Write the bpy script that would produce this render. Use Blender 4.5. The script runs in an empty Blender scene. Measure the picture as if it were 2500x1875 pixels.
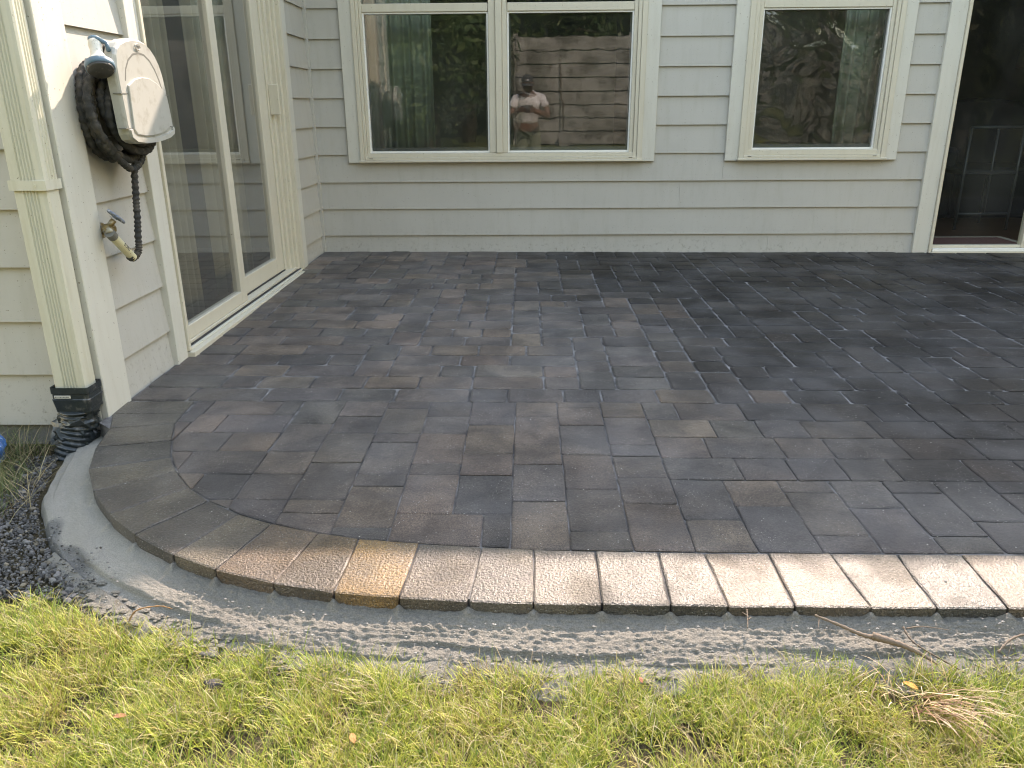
import bpy, bmesh, math, random
import numpy as np
from mathutils import Vector, Matrix, noise
random.seed(7); rng = np.random.default_rng(11)
SC = bpy.context.scene; COL = SC.collection
R = math.radians
# ---------------------------------------------------------------- camera
PITCH, ROLL, YAW, FPX, HC = .3373, -.0072, .0203, 1912.0, .957
def cam_axes():
    def f(X):
        c, s = math.cos(YAW), math.sin(YAW); X = (c*X[0]+s*X[1], -s*X[0]+c*X[1], X[2])
        c, s = math.cos(PITCH), math.sin(PITCH); fw = c*X[1]-s*X[2]; up = s*X[1]+c*X[2]; rt = X[0]
        c, s = math.cos(ROLL), math.sin(ROLL); return (c*rt+s*up, -s*rt+c*up, fw)
    cols = [f(v) for v in ((1,0,0),(0,1,0),(0,0,1))]
    return [Vector((cols[0][i], cols[1][i], cols[2][i])) for i in range(3)]
_r, _u, _f = cam_axes()
cd = bpy.data.cameras.new('camera'); cam = bpy.data.objects.new('camera', cd); COL.objects.link(cam)
cam.matrix_world = Matrix(((_r.x,_u.x,-_f.x,0),(_r.y,_u.y,-_f.y,0),(_r.z,_u.z,-_f.z,HC),(0,0,0,1)))
cd.sensor_width = 36; cd.lens = FPX/2500*36; cd.clip_start = .01; cd.clip_end = 500
SC.camera = cam
# ---------------------------------------------------------------- light
SUN_EL, SUN_AZ = R(37.0), R(22.0)
W = bpy.data.worlds.new('World'); SC.world = W; W.use_nodes = True
nt = W.node_tree; bg = nt.nodes['Background']
sky = nt.nodes.new('ShaderNodeTexSky'); sky.sky_type = 'NISHITA'; sky.sun_disc = False
sky.sun_elevation = SUN_EL; sky.sun_rotation = SUN_AZ; sky.air_density = 2; sky.dust_density = .5; sky.ozone_density = 1
nt.links.new(sky.outputs[0], bg.inputs[0]); bg.inputs[1].default_value = .15
sl = bpy.data.lights.new('sun', 'SUN'); sl.energy = 2.0; sl.angle = R(.5); sl.color = (1, .955, .89)
so = bpy.data.objects.new('sun', sl); COL.objects.link(so)
sdir = Vector((math.sin(SUN_AZ)*math.cos(SUN_EL), math.cos(SUN_AZ)*math.cos(SUN_EL), math.sin(SUN_EL)))
so.rotation_euler = sdir.to_track_quat('Z', 'Y').to_euler()
SC.view_settings.view_transform = 'Standard'; SC.view_settings.look = 'None'
SC.view_settings.gamma = 1; SC.view_settings.exposure = 2.52; SC.view_settings.use_white_balance = True; SC.view_settings.white_balance_temperature = 8000; SC.view_settings.white_balance_tint = 22; SC.view_settings.use_curve_mapping = False
SC.cycles.max_bounces = 8; SC.cycles.diffuse_bounces = 4; SC.cycles.glossy_bounces = 4
SC.cycles.transparent_max_bounces = 12; SC.cycles.use_denoising = True; SC.cycles.filter_width = 1.1
SC.cycles.caustics_reflective = False; SC.cycles.caustics_refractive = False

# ---------------------------------------------------------------- helpers
def tag(o, label=None, cat=None, group=None, kind=None):
    if label: o['label'] = label
    if cat: o['category'] = cat
    if group: o['group'] = group
    if kind: o['kind'] = kind
    return o
def empty(name, loc=(0,0,0), **k):
    o = bpy.data.objects.new(name, None); COL.objects.link(o); o.location = loc; o.empty_display_size = .05
    return tag(o, **k)
def setpar(o, p):
    # meshes are modelled in world coordinates: cancel the offset of a top-level empty
    if p is not None:
        o.parent = p; o.matrix_parent_inverse = Matrix.Translation(-p.location) if p.type=='EMPTY' and p.parent is None else Matrix()
class MB:
    def __init__(s): s.v=[]; s.f=[]; s.c=[]; s.sm=[]
    def add(s, v, f, col=None, smooth=False):
        n=len(s.v); s.v += [tuple(p) for p in v]; s.f += [tuple(i+n for i in q) for q in f]
        s.c += [col or (1,1,1,1)]*len(v); s.sm += [smooth]*len(f); return s
    def box(s, x0,x1,y0,y1,z0,z1, col=None):
        v=[(x,y,z) for z in (z0,z1) for y in (y0,y1) for x in (x0,x1)]
        return s.add(v, [(0,2,3,1),(4,5,7,6),(0,1,5,4),(2,6,7,3),(0,4,6,2),(1,3,7,5)], col)
    def bevbox(s, x0,x1,y0,y1,z0,z1, b=.002, col=None):
        bm=bmesh.new(); bmesh.ops.create_cube(bm,size=1)
        for v in bm.verts: v.co=Vector((x0+(v.co.x+.5)*(x1-x0), y0+(v.co.y+.5)*(y1-y0), z0+(v.co.z+.5)*(z1-z0)))
        bmesh.ops.bevel(bm,geom=list(bm.edges),offset=b,segments=1,affect='EDGES'); bmesh.ops.recalc_face_normals(bm,faces=bm.faces)
        bm.verts.index_update(); s.add([v.co for v in bm.verts],[[v.index for v in f.verts] for f in bm.faces],col); bm.free(); return s
    def tube(s, pts, r, n=10, col=None, closed=False, rs=None, cap=True, smooth=True):
        pts=[Vector(p) for p in pts]; N=len(pts); rings=[]; up=None
        for i,p in enumerate(pts):
            a=pts[(i-1)%N] if (closed or i>0) else p; b=pts[(i+1)%N] if (closed or i<N-1) else p
            t=(b-a).normalized() if (b-a).length>1e-9 else Vector((0,0,1))
            if up is None:
                up=t.orthogonal().normalized()
            up=(up-t*up.dot(t)); up=up.normalized() if up.length>1e-6 else t.orthogonal().normalized()
            w=t.cross(up); rr=rs[i] if rs is not None else r
            rings.append([p+(up*math.cos(2*math.pi*k/n)+w*math.sin(2*math.pi*k/n))*rr for k in range(n)])
        v=[q for rg in rings for q in rg]; f=[]
        for i in range(N if closed else N-1):
            j=(i+1)%N
            for k in range(n): k2=(k+1)%n; f.append((i*n+k,i*n+k2,j*n+k2,j*n+k))
        if cap and not closed: f.append(tuple(range(n-1,-1,-1))); f.append(tuple((N-1)*n+k for k in range(n)))
        return s.add(v,f,col,smooth)
    def cyl(s,a,b,r,n=16,col=None,r2=None): return s.tube([a,b],r,n,col,rs=[r,r if r2 is None else r2],smooth=False)
    def prism(s, poly, fn, d0, d1, col=None, smooth=False):
        # poly of 2D points, fn(u,v,d)->xyz
        n=len(poly); v=[fn(u,w,d0) for u,w in poly]+[fn(u,w,d1) for u,w in poly]
        f=[tuple(range(n-1,-1,-1)),tuple(range(n,2*n))]+[(i,(i+1)%n,n+(i+1)%n,n+i) for i in range(n)]
        return s.add(v,f,col,smooth)
    def build(s, name, mat, parent=None, fix=False, **k):
        me=bpy.data.meshes.new(name); me.from_pydata(s.v,[],s.f)
        if any(s.sm): me.polygons.foreach_set('use_smooth', s.sm)
        ca=me.color_attributes.new('Col','FLOAT_COLOR','POINT'); ca.data.foreach_set('color', np.array(s.c,dtype=np.float32).ravel())
        if fix:
            bm=bmesh.new(); bm.from_mesh(me); bmesh.ops.recalc_face_normals(bm,faces=bm.faces); bm.to_mesh(me); bm.free()
        me.materials.append(mat); o=bpy.data.objects.new(name,me); COL.objects.link(o); setpar(o,parent)
        return tag(o, **k)
def box(name, mat, parent, *a, b=0, **k):
    m=MB()
    (m.bevbox(*a,b=b) if b else m.box(*a)); return m.build(name,mat,parent,**k)

# ---------------------------------------------------------------- materials
def newmat(name):
    m=bpy.data.materials.new(name); m.use_nodes=True; n=m.node_tree; n.nodes.clear()
    return m,n
class NB:
    def __init__(s,n): s.n=n
    def N(s,t,**k):
        x=s.n.nodes.new(t)
        for a,b in k.items(): setattr(x,a,b)
        return x
    def L(s,a,b): s.n.links.new(a,b)
    def pos(s,scale=(1,1,1)):
        g=s.N('ShaderNodeNewGeometry'); m=s.N('ShaderNodeMapping'); s.L(g.outputs['Position'],m.inputs[0]); m.inputs['Scale'].default_value=scale; return m.outputs[0]
    def noise(s,vec,scale,detail=4,rough=.55,dist=0):
        x=s.N('ShaderNodeTexNoise'); s.L(vec,x.inputs['Vector']); x.inputs['Scale'].default_value=scale; x.inputs['Detail'].default_value=detail; x.inputs['Roughness'].default_value=rough; x.inputs['Distortion'].default_value=dist
        return x.outputs['Fac']
    def vor(s,vec,scale,feat='F1',out='Distance'):
        x=s.N('ShaderNodeTexVoronoi',feature=feat); s.L(vec,x.inputs['Vector']); x.inputs['Scale'].default_value=scale; return x.outputs[out]
    def ramp(s,fac,a,b,c0=(0,0,0,1),c1=(1,1,1,1)):
        x=s.N('ShaderNodeMapRange'); s.L(fac,x.inputs[0]); x.inputs[1].default_value=a; x.inputs[2].default_value=b; return x.outputs[0]
    def mix(s,fac,a,b,blend='MIX'):
        x=s.N('ShaderNodeMix',data_type='RGBA',blend_type=blend)
        for ix,val in ((0,fac),(6,a),(7,b)):
            sock=x.inputs[ix]
            if hasattr(val,'is_linked') or hasattr(val,'links'): s.L(val,sock)
            elif isinstance(val,(int,float)): sock.default_value=val if ix==0 else (val,val,val,1)
            else: sock.default_value=tuple(val)+((1,) if len(val)==3 else ())
        return x.outputs[2]
    def math(s,op,a,b=0,c=None):
        x=s.N('ShaderNodeMath',operation=op)
        for i,val in enumerate((a,b) if c is None else (a,b,c)):
            if hasattr(val,'links'): s.L(val,x.inputs[i])
            else: x.inputs[i].default_value=val
        return x.outputs[0]
    def attr(s,name='Col'):
        x=s.N('ShaderNodeVertexColor',layer_name=name); return x.outputs[0]
    def bump(s,h,strength=.3,dist=.01,normal=None):
        x=s.N('ShaderNodeBump'); s.L(h,x.inputs['Height']); x.inputs['Strength'].default_value=strength; x.inputs['Distance'].default_value=dist
        if normal is not None: s.L(normal,x.inputs['Normal'])
        return x.outputs[0]
    def out(s,color,rough=.6,normal=None,spec=.5,metal=0,coat=None,coatr=.1):
        p=s.N('ShaderNodeBsdfPrincipled'); o=s.N('ShaderNodeOutputMaterial'); s.L(p.outputs[0],o.inputs[0])
        for key,val in (('Base Color',color),('Roughness',rough),('Metallic',metal),('Specular IOR Level',spec)):
            if hasattr(val,'links'): s.L(val,p.inputs[key])
            else: p.inputs[key].default_value=(tuple(val)+(1,))[:4] if key=='Base Color' else val
        if normal is not None: s.L(normal,p.inputs['Normal']); s.L(normal,p.inputs['Coat Normal'])
        if coat is not None:
            if hasattr(coat,'links'): s.L(coat,p.inputs['Coat Weight'])
            else: p.inputs['Coat Weight'].default_value=coat
            p.inputs['Coat Roughness'].default_value=coatr
        return p
def simple(name,color,rough=.5,var=.08,scale=30,bump=.05,bdist=.002,spec=.5,metal=0,dirt=None,dscale=4,dlo=.55,dhi=.75):
    m,n=newmat(name); b=NB(n); p=b.pos()
    f=b.noise(p,scale,5); c=b.mix(f,[x*(1-var) for x in color],[min(1,x*(1+var)) for x in color])
    if dirt: c=b.mix(b.ramp(b.noise(p,dscale,6,.65),dlo,dhi),c,dirt)
    nm=b.bump(b.noise(p,scale*5,3),bump,bdist) if bump else None
    b.out(c,rough,nm,spec,metal); return m
def sidingmat(name,color):
    m,n=newmat(name); b=NB(n); p=b.pos()
    c=b.mix(b.noise(p,2.2,5,.6),[x*.89 for x in color],[x*1.07 for x in color])
    st=b.pos((9,9,1.2)); c=b.mix(b.math('MULTIPLY',b.ramp(b.noise(st,2.5,5,.6),.5,.8),.34),c,[color[0]*.72,color[1]*.70,color[2]*.62])
    # splash dirt spots near the paving
    sep=b.N('ShaderNodeSeparateXYZ'); b.L(b.pos(),sep.inputs[0])
    low=b.ramp(sep.outputs[2],.22,.0); sp=b.ramp(b.noise(p,46,4,.7),.56,.68); c=b.mix(b.math('MULTIPLY',b.math('MULTIPLY',low,sp),.55),c,(.16,.14,.11))
    c=b.mix(b.ramp(b.noise(p,160,2,.6),.69,.73),c,(.2,.18,.14))
    g=b.pos((1.5,1.5,40)); nm=b.bump(b.noise(g,6,4,.6),.12,.002)
    b.out(c,.52,nm,.4); return m
M_SIDE=sidingmat('siding_paint',(.475,.465,.42))
def trimmat(name,color,amt=.3,dirtc=(.33,.28,.17),rough=.45):
    m,n=newmat(name); b=NB(n); p=b.pos()
    c=b.mix(b.noise(p,3,5),[x*.95 for x in color],[min(1,x*1.04) for x in color])
    st=b.pos((14,14,1.6)); c=b.mix(b.math('MULTIPLY',b.ramp(b.noise(st,2.2,6,.65),.48,.78),amt),c,dirtc)
    c=b.mix(b.ramp(b.noise(p,110,2,.6),.70,.74),c,(.25,.22,.16))
    b.out(c,rough,b.bump(b.noise(p,90,3),.05,.001),.45); return m
M_TRIM=trimmat('trim_paint',(.61,.60,.53),.18)
M_VINYL=trimmat('vinyl_frame',(.62,.58,.47),.14,(.30,.24,.13),.38)
M_WHITE=simple('white_vinyl',(.80,.80,.76),.35,.03,20,.02)
M_SPOUT=trimmat('downspout_paint',(.60,.585,.48),.34,(.36,.32,.17),.35)
M_DARKGAP=simple('dark_rubber',(.03,.03,.03),.7)
M_SCREEN=simple('screen_bar_grey',(.16,.17,.17),.5)
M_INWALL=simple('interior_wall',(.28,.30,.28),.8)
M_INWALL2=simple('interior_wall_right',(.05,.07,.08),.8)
M_BRASS=simple('weathered_brass',(.26,.19,.08),.5,.35,60,.3,.003,metal=.5,dirt=(.42,.40,.33),dscale=40,dlo=.5,dhi=.62)
M_BLUEMETAL=simple('blue_grey_enamel',(.17,.20,.25),.4,.3,80,.2,dirt=(.5,.5,.5),dscale=60,dlo=.58,dhi=.66)
M_PVC=simple('cream_pvc',(.62,.58,.38),.3,.05,30,.02,dirt=(.12,.10,.05),dscale=70,dlo=.66,dhi=.7)
M_GREYPL=simple('grey_plastic',(.16,.16,.14),.5,.2,50)
M_HOSE=simple('black_hose_fabric',(.035,.036,.034),.8,.5,120,.7,.004,dirt=(.11,.10,.085),dscale=25,dlo=.5,dhi=.7)
M_COVER=simple('beige_plastic',(.41,.41,.37),.38,.05,40,.10,.001,dirt=(.27,.25,.20),dscale=22,dlo=.52,dhi=.78)
M_NOZW=simple('white_plastic_worn',(.62,.60,.52),.4,.1,60,.1,dirt=(.25,.22,.15),dscale=40,dlo=.55,dhi=.65)
M_NOZB=simple('blue_plastic',(.09,.16,.21),.4,.2,60,.1,dirt=(.4,.42,.42),dscale=60,dlo=.6,dhi=.68)
M_NOZD=simple('dark_nozzle_face',(.06,.06,.06),.5,.3,80,.2,dirt=(.3,.28,.22),dscale=60,dlo=.6,dhi=.68)
M_BLACKPL=simple('black_drain_plastic',(.025,.032,.034),.28,.4,40,.3,.003,dirt=(.14,.14,.13),dscale=30,dlo=.56,dhi=.72)
M_LABEL=simple('paper_label',(.55,.54,.48),.6,.1,60)
M_INK=simple('black_ink',(.05,.05,.05),.6,0,10,0)
M_FOUND=simple('foundation_concrete',(.20,.19,.17),.85,.25,12,.4,.01,dirt=(.10,.11,.06),dscale=6,dlo=.45,dhi=.65)
M_ROOF=simple('roof_shingle',(.10,.09,.085),.9,.3,30,.4,.01)
M_WOODFL=simple('wood_floor',(.10,.045,.022),.35,.4,8,.05)
M_RUG=simple('red_rug',(.22,.09,.085),.95,.3,60,.3)
M_RUGB=simple('rug_border',(.45,.38,.32),.95,.2,60,.3)
M_CURT=simple('sheer_curtain',(.42,.47,.43),.9,.06,20,.05)
M_CURT2=simple('beige_curtain',(.55,.54,.46),.9,.06,20,.05)
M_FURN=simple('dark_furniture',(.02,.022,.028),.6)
M_SHADE=simple('lamp_shade',(.30,.25,.20),.8)
M_CHAIRM=simple('pale_metal',(.05,.055,.06),.4)
# glass
def glassmat(name, wav=.0, wscale=3, boost=1.6, tint=(.86,.90,.87), drops=0, film=.015):
    m,n=newmat(name); b=NB(n)
    tr=b.N('ShaderNodeBsdfTransparent'); tr.inputs[0].default_value=tint+(1,)
    gl=b.N('ShaderNodeBsdfGlossy'); gl.inputs['Roughness'].default_value=.0; gl.inputs[0].default_value=(1,1,1,1)
    fr=b.N('ShaderNodeFresnel'); fr.inputs[0].default_value=1.5
    if wav:
        h=b.noise(b.pos((1,1,1)),wscale,2,.5,.6); nm=b.bump(h,1.0,wav); b.L(nm,gl.inputs['Normal'])
    fac=b.math('MINIMUM',b.math('MULTIPLY',fr.outputs[0],boost),.95)
    mx=b.N('ShaderNodeMixShader'); b.L(fac,mx.inputs[0]); b.L(tr.outputs[0],mx.inputs[1]); b.L(gl.outputs[0],mx.inputs[2])
    last=mx.outputs[0]
    # faint film of dust and dried drops; on the left door also flare haze
    df=b.N('ShaderNodeBsdfDiffuse'); df.inputs[0].default_value=(.45,.46,.42,1)
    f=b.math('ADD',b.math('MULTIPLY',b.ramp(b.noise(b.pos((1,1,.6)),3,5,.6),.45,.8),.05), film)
    if drops: f=b.math('ADD',f,b.math('MULTIPLY',b.ramp(b.vor(b.pos(),90),.22,.12),drops))
    m2=b.N('ShaderNodeMixShader'); b.L(f,m2.inputs[0]); b.L(last,m2.inputs[1]); b.L(df.outputs[0],m2.inputs[2])
    o=b.N('ShaderNodeOutputMaterial'); b.L(m2.outputs[0],o.inputs[0]); return m
M_GLASS=glassmat('window_glass',.0004,3.0,1.5,drops=.04)
M_GLASSW=glassmat('wavy_window_glass',.022,3.5,1.5,drops=.03)
M_GLASSIN=glassmat('inner_window_glass',.0003,2.0,.75)
M_GLASSD=glassmat('door_glass',.0006,1.5,2.4,film=.09)  # thick film paints lens-flare haze onto the left door panes
M_GLASSR=glassmat('right_door_glass',.0006,1.5,.3)

# paver material : colour per piece from the attribute, second colour blotches, wet film
def pavermat(nm_='paver_concrete',bs=1.0,bd=.006,coat=.08,r0=.68,spec=.30,glint=False):
    m,n=newmat(nm_); b=NB(n); p=b.pos()
    base=b.attr('Col')
    big=b.noise(p,5.5,5,.62,.3); blot=b.ramp(big,.42,.62)
    dark=b.mix(1.0,base,(.60,.585,.575),'MULTIPLY'); warm=b.mix(1.0,base,(1.14,1.06,.98),'MULTIPLY')
    c=b.mix(blot,dark,warm)
    grain=b.noise(p,420,3,.75); c=b.mix(b.ramp(grain,.40,.62),b.mix(1.0,c,.48,'MULTIPLY'),b.mix(1.0,c,1.34,'MULTIPLY'))
    c=b.mix(b.ramp(b.noise(p,190,3,.75),.40,.60),b.mix(1.0,c,.62 if glint else .72,'MULTIPLY'),b.mix(1.0,c,1.25,'MULTIPLY'))
    # dry cement dust film and pale crumbs; denser border specks paint in glints
    crumbs=b.math('MULTIPLY',b.ramp(b.vor(p,150 if glint else 105),.20 if glint else .15,.12 if glint else .10),b.ramp(b.noise(p,11,3),.40 if glint else .47,.55))  # pale crumbs; with glint also painted sun glints
    c=b.mix(b.math('MULTIPLY',crumbs,.75),c,(.5,.48,.44))
    film=b.math('MULTIPLY',b.ramp(b.noise(b.pos((1,1,1)),2.6,5,.6),.42,.66),.16); 
    c=b.mix(film,c,(.30,.29,.29))
    # wetness, patchy
    wetn=b.ramp(b.noise(b.pos(),1.7,5,.6),.40,.60)
    wet=b.math('MINIMUM',b.math('ADD',b.math('MULTIPLY',wetn,.7),.3),1.0)
    rough=b.math('SUBTRACT',r0,b.math('MULTIPLY',wet,.26))
    g2=b.noise(p,230,4,.7); g3=b.noise(p,60,3,.6)
    h=b.math('ADD',b.math('MULTIPLY',g2,.7),b.math('MULTIPLY',g3,.5))
    if glint:
        h=b.math('ADD',b.math('MULTIPLY',h,.55),b.math('MULTIPLY',b.noise(p,150,3,.65),1.5))
        dry=b.math('ADD',b.math('MULTIPLY',b.ramp(b.noise(b.pos(),8,3,.5),.64,.50),.6),.4); coat_=b.math('MULTIPLY',dry,coat); rough=b.math('SUBTRACT',r0,b.math('MULTIPLY',dry,.16))
    nm=b.bump(h,bs,bd)
    pr=b.out(c,rough,nm,spec,coat=coat_ if glint else b.math('MULTIPLY',wet,coat),coatr=.24)
    if glint: b.L(b.bump(h,1.0,.0020),pr.inputs['Coat Normal'])
    return m
M_PAVER=pavermat(); M_BORDER=pavermat('border_paver_concrete',1.0,.011,.70,.60,.45,True)
def sandmat():
    m,n=newmat('joint_sand'); b=NB(n); p=b.pos()
    c=b.mix(b.ramp(b.noise(p,9,5,.65),.40,.66),(.070,.067,.065),(.30,.29,.28))
    c=b.mix(b.noise(p,300,2,.7),b.mix(1.0,c,.6,'MULTIPLY'),c)
    b.out(c,.9,b.bump(b.noise(p,260,3,.7),.8,.004),.3); return m
M_SAND=sandmat()
def mortarmat():
    m,n=newmat('fresh_mortar'); b=NB(n); p=b.pos()
    c=b.mix(b.noise(p,5,5,.6),(.25,.235,.20),(.37,.35,.30))
    sep=b.N('ShaderNodeSeparateColor'); b.L(b.attr('Col'),sep.inputs[0])
    c=b.mix(sep.outputs[1],c,(.11,.11,.105))
    c=b.mix(b.ramp(b.noise(p,330,3,.75),.42,.6),b.mix(1.0,c,.66,'MULTIPLY'),c)
    st=b.noise(b.pos((35,120,90)),2,4,.65,.4); h=b.math('ADD',b.math('MULTIPLY',st,.6),b.noise(p,240,4,.75))
    h=b.math('MULTIPLY',h,b.math('ADD',b.math('MULTIPLY',sep.outputs[0],.85),.15))
    b.out(c,.72,b.bump(h,1.0,.010),.4); return m
M_MORTAR=mortarmat()
def soilmat():
    m,n=newmat('soil_thatch'); b=NB(n); p=b.pos()
    c=b.mix(b.noise(p,20,6,.7),(.035,.028,.018),(.13,.11,.065))
    c=b.mix(b.ramp(b.noise(p,90,4,.7),.5,.62),c,(.17,.14,.08))
    b.out(c,.95,b.bump(b.noise(p,110,5,.75),1,.02),.2); return m
M_SOIL=soilmat()
def farlawn():
    m,n=newmat('lawn_ground'); b=NB(n); p=b.pos()
    c=b.mix(b.noise(p,3,6,.7),(.12,.15,.04),(.24,.24,.09)); c=b.mix(b.ramp(b.noise(p,70,4,.75),.42,.6),b.mix(1.0,c,.4,'MULTIPLY'),c)
    b.out(c,.9,b.bump(b.noise(p,80,5,.75),1,.03),.2); return m
M_LAWN=farlawn()
def dustmat():
    m,n=newmat('mortar_dust'); b=NB(n); p=b.pos()
    c=b.mix(b.noise(p,8,5,.65),(.13,.12,.10),(.25,.24,.21)); c=b.mix(b.ramp(b.noise(p,60,5,.7),.55,.68),c,(.14,.12,.09))
    b.out(c,.9,b.bump(b.noise(p,150,4,.7),.8,.006),.2); return m
M_DUST=dustmat()
def grassmat(name,trans=.35,rough=.5):
    m,n=newmat(name); b=NB(n)
    c=b.attr('Col'); p=b.N('ShaderNodeBsdfPrincipled'); b.L(c,p.inputs['Base Color']); p.inputs['Roughness'].default_value=rough; p.inputs['Specular IOR Level'].default_value=.45
    t=b.N('ShaderNodeBsdfTranslucent'); b.L(c,t.inputs[0]); mx=b.N('ShaderNodeMixShader'); mx.inputs[0].default_value=trans
    b.L(p.outputs[0],mx.inputs[1]); b.L(t.outputs[0],mx.inputs[2]); o=b.N('ShaderNodeOutputMaterial'); b.L(mx.outputs[0],o.inputs[0]); return m
M_GRASS=grassmat('grass_blades',.20,.5); M_LEAF=grassmat('tree_leaves',.3,.5); M_STRAW=grassmat('straw',.2,.55)
def vcol(name,rough=.7,bump=.3,sc=150):
    m,n=newmat(name); b=NB(n); p=b.pos(); c=b.mix(b.noise(p,sc,3,.7),b.mix(1.0,b.attr('Col'),.7,'MULTIPLY'),b.attr('Col'))
    b.out(c,rough,b.bump(b.noise(p,sc*1.5,3),bump,.003),.4); return m
M_GRAVEL=vcol('gravel',.7,.4,200); M_TWIG=vcol('twig_bark',.85,.5,220)
M_FENCE=simple('weathered_board',(.30,.30,.275),.85,.35,9,.4,.004,dirt=(.10,.10,.085),dscale=2.6,dlo=.42,dhi=.60)
M_BARK=simple('bark',(.10,.075,.05),.9,.4,20,.8,.03)

# ---------------------------------------------------------------- levels
XL, D, YC, E, Z0 = -1.4066, 5.42, 2.418, .178, .1427
def gz(x,y): return -.005*(x+1.4)+.0117*(y-2.42)
def lz(x,y):   # lawn surface
    b = -.094 if y>-1 else -.094+.42*min(1,(-1-y)/3.0)
    return b + .012*noise.noise((x*2.1,y*2.1,3)) + .006*noise.noise((x*7,y*7,1))

# ---------------------------------------------------------------- ground sheet
def ground():
    m=MB(); xs=[-200,-60,-20,-8]+list(np.linspace(-4,4,81))+[8,20,60,200]; ys=[-200,-60,-20,-10]+list(np.linspace(-6,3,91))+[8,20,60,200]
    v=[(x,y,(lz(x,y) if abs(x)<=4 and -6<=y<=2.5 else (lz(max(-4,min(4,x)),-6) if y<-5 else -.13))-.012) for y in ys for x in xs]; n=len(xs)
    f=[(j*n+i,j*n+i+1,(j+1)*n+i+1,(j+1)*n+i) for j in range(len(ys)-1) for i in range(n-1)]
    m.add(v,f,smooth=True); return m.build('lawn_ground',M_LAWN,kind='structure')
ground()
def soil():
    m=MB(); xs=np.linspace(-2.6,2.8,190); ys=np.linspace(.55,2.40,70); n=len(xs)
    v=[(x,y,lz(x,y)-.004+.008*noise.noise((x*14,y*14,5))) for y in ys for x in xs]
    f=[(j*n+i,j*n+i+1,(j+1)*n+i+1,(j+1)*n+i) for j in range(len(ys)-1) for i in range(n-1)]
    m.add(v,f,smooth=True); return m.build('soil_ground',M_SOIL,kind='structure')
soil()

# ---------------------------------------------------------------- patio
patio=MB(); 
v=[];f=[]
pa=[(-1.405,2.36),(-1.33,2.30),(-1.30,2.165),(-1.243,2.02),(-1.160,1.892),(-1.056,1.770),(-.948,1.674),(-.818,1.585),(-.698,1.524),(-.550,1.472),(-.412,1.439),(-.273,1.425),(-.124,1.415),(.013,1.408),(.3,1.405),(8,1.405),(8,5.42),(-1.405,5.42)]
n=len(pa); patio.add([(x,y,gz(x,y)-.0045) for x,y in pa]+[(x,y,-.2) for x,y in pa],[tuple(range(n))]+[(i,n+i,n+(i+1)%n,(i+1)%n) for i in range(n)])
PATIO=patio.build('patio',M_SAND,kind='structure')
def shrink_round(poly,gap,rc,nc,jit,rnd):
    # inset convex polygon by gap, round its corners; returns outline points (ccw)
    P=[Vector((a,b)) for a,b in poly]; n=len(P)
    A=sum(P[i].x*P[(i+1)%n].y-P[(i+1)%n].x*P[i].y for i in range(n))
    if A<0: P.reverse()
    lines=[]
    for i in range(n):
        a,b=P[i],P[(i+1)%n]; d=(b-a).normalized(); nn=Vector((-d.y,d.x)); lines.append((a+nn*gap,d))
    Q=[]
    for i in range(n):
        a,d=lines[i-1]; b,e=lines[i]; den=d.x*e.y-d.y*e.x
        if abs(den)<.12: Q.append(b); continue
        t=((b-a).x*e.y-(b-a).y*e.x)/den; Q.append(a+d*t)
    out=[]
    for i in range(n):
        p,c,q=Q[i-1],Q[i],Q[(i+1)%n]; u=(p-c); w=(q-c); r=min(rc,u.length*.4,w.length*.4); u.normalize(); w.normalize()
        a=c+u*r; b=c+w*r
        for k in range(nc+1):
            t=k/nc; pt=(1-t)**2*a+2*t*(1-t)*c+t*t*b; out.append(pt)
        L=(Q[(i+1)%n]-c).length; ns=int(L/.045)
        for k in range(1,ns): 
            pt=c+w*(r+(L-2*r)*k/ns); out.append(pt)
    if jit:
        out=[p+Vector((noise.noise((p.x*30,p.y*30,rnd)),noise.noise((p.x*30,p.y*30,rnd+9))))*jit for p in out]
    return out
def paver_geo(mb,poly,zf,gap,rc,ch,dz,jit,col,depth=.05,tilt=(0,0)):
    o=shrink_round(poly,gap,rc,2,jit,random.random()*50); n=len(o)
    cx=sum(p.x for p in o)/n; cy=sum(p.y for p in o)/n
    def Z(p): return zf(p.x,p.y)+dz+tilt[0]*(p.x-cx)+tilt[1]*(p.y-cy)
    inn=[]
    for p in o:
        d=Vector((cx,cy))-p; L=d.length; inn.append(p+d/L*min(ch*1.4,L*.4))
    v=[(p.x,p.y,Z(p)) for p in inn]
    v+=[(p.x,p.y,Z(p)-ch*.75) for p in o]; v+=[(p.x,p.y,Z(p)-depth) for p in o]
    f=[tuple(range(n))]
    for a in (0,1): f+=[(a*n+i,(a+1)*n+i,(a+1)*n+(i+1)%n,a*n+(i+1)%n) for i in range(n)]
    mb.add(v,f,col+(1,))
def area(p): return abs(sum(p[i][0]*p[(i+1)%len(p)][1]-p[(i+1)%len(p)][0]*p[i][1] for i in range(len(p)))/2)
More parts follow.
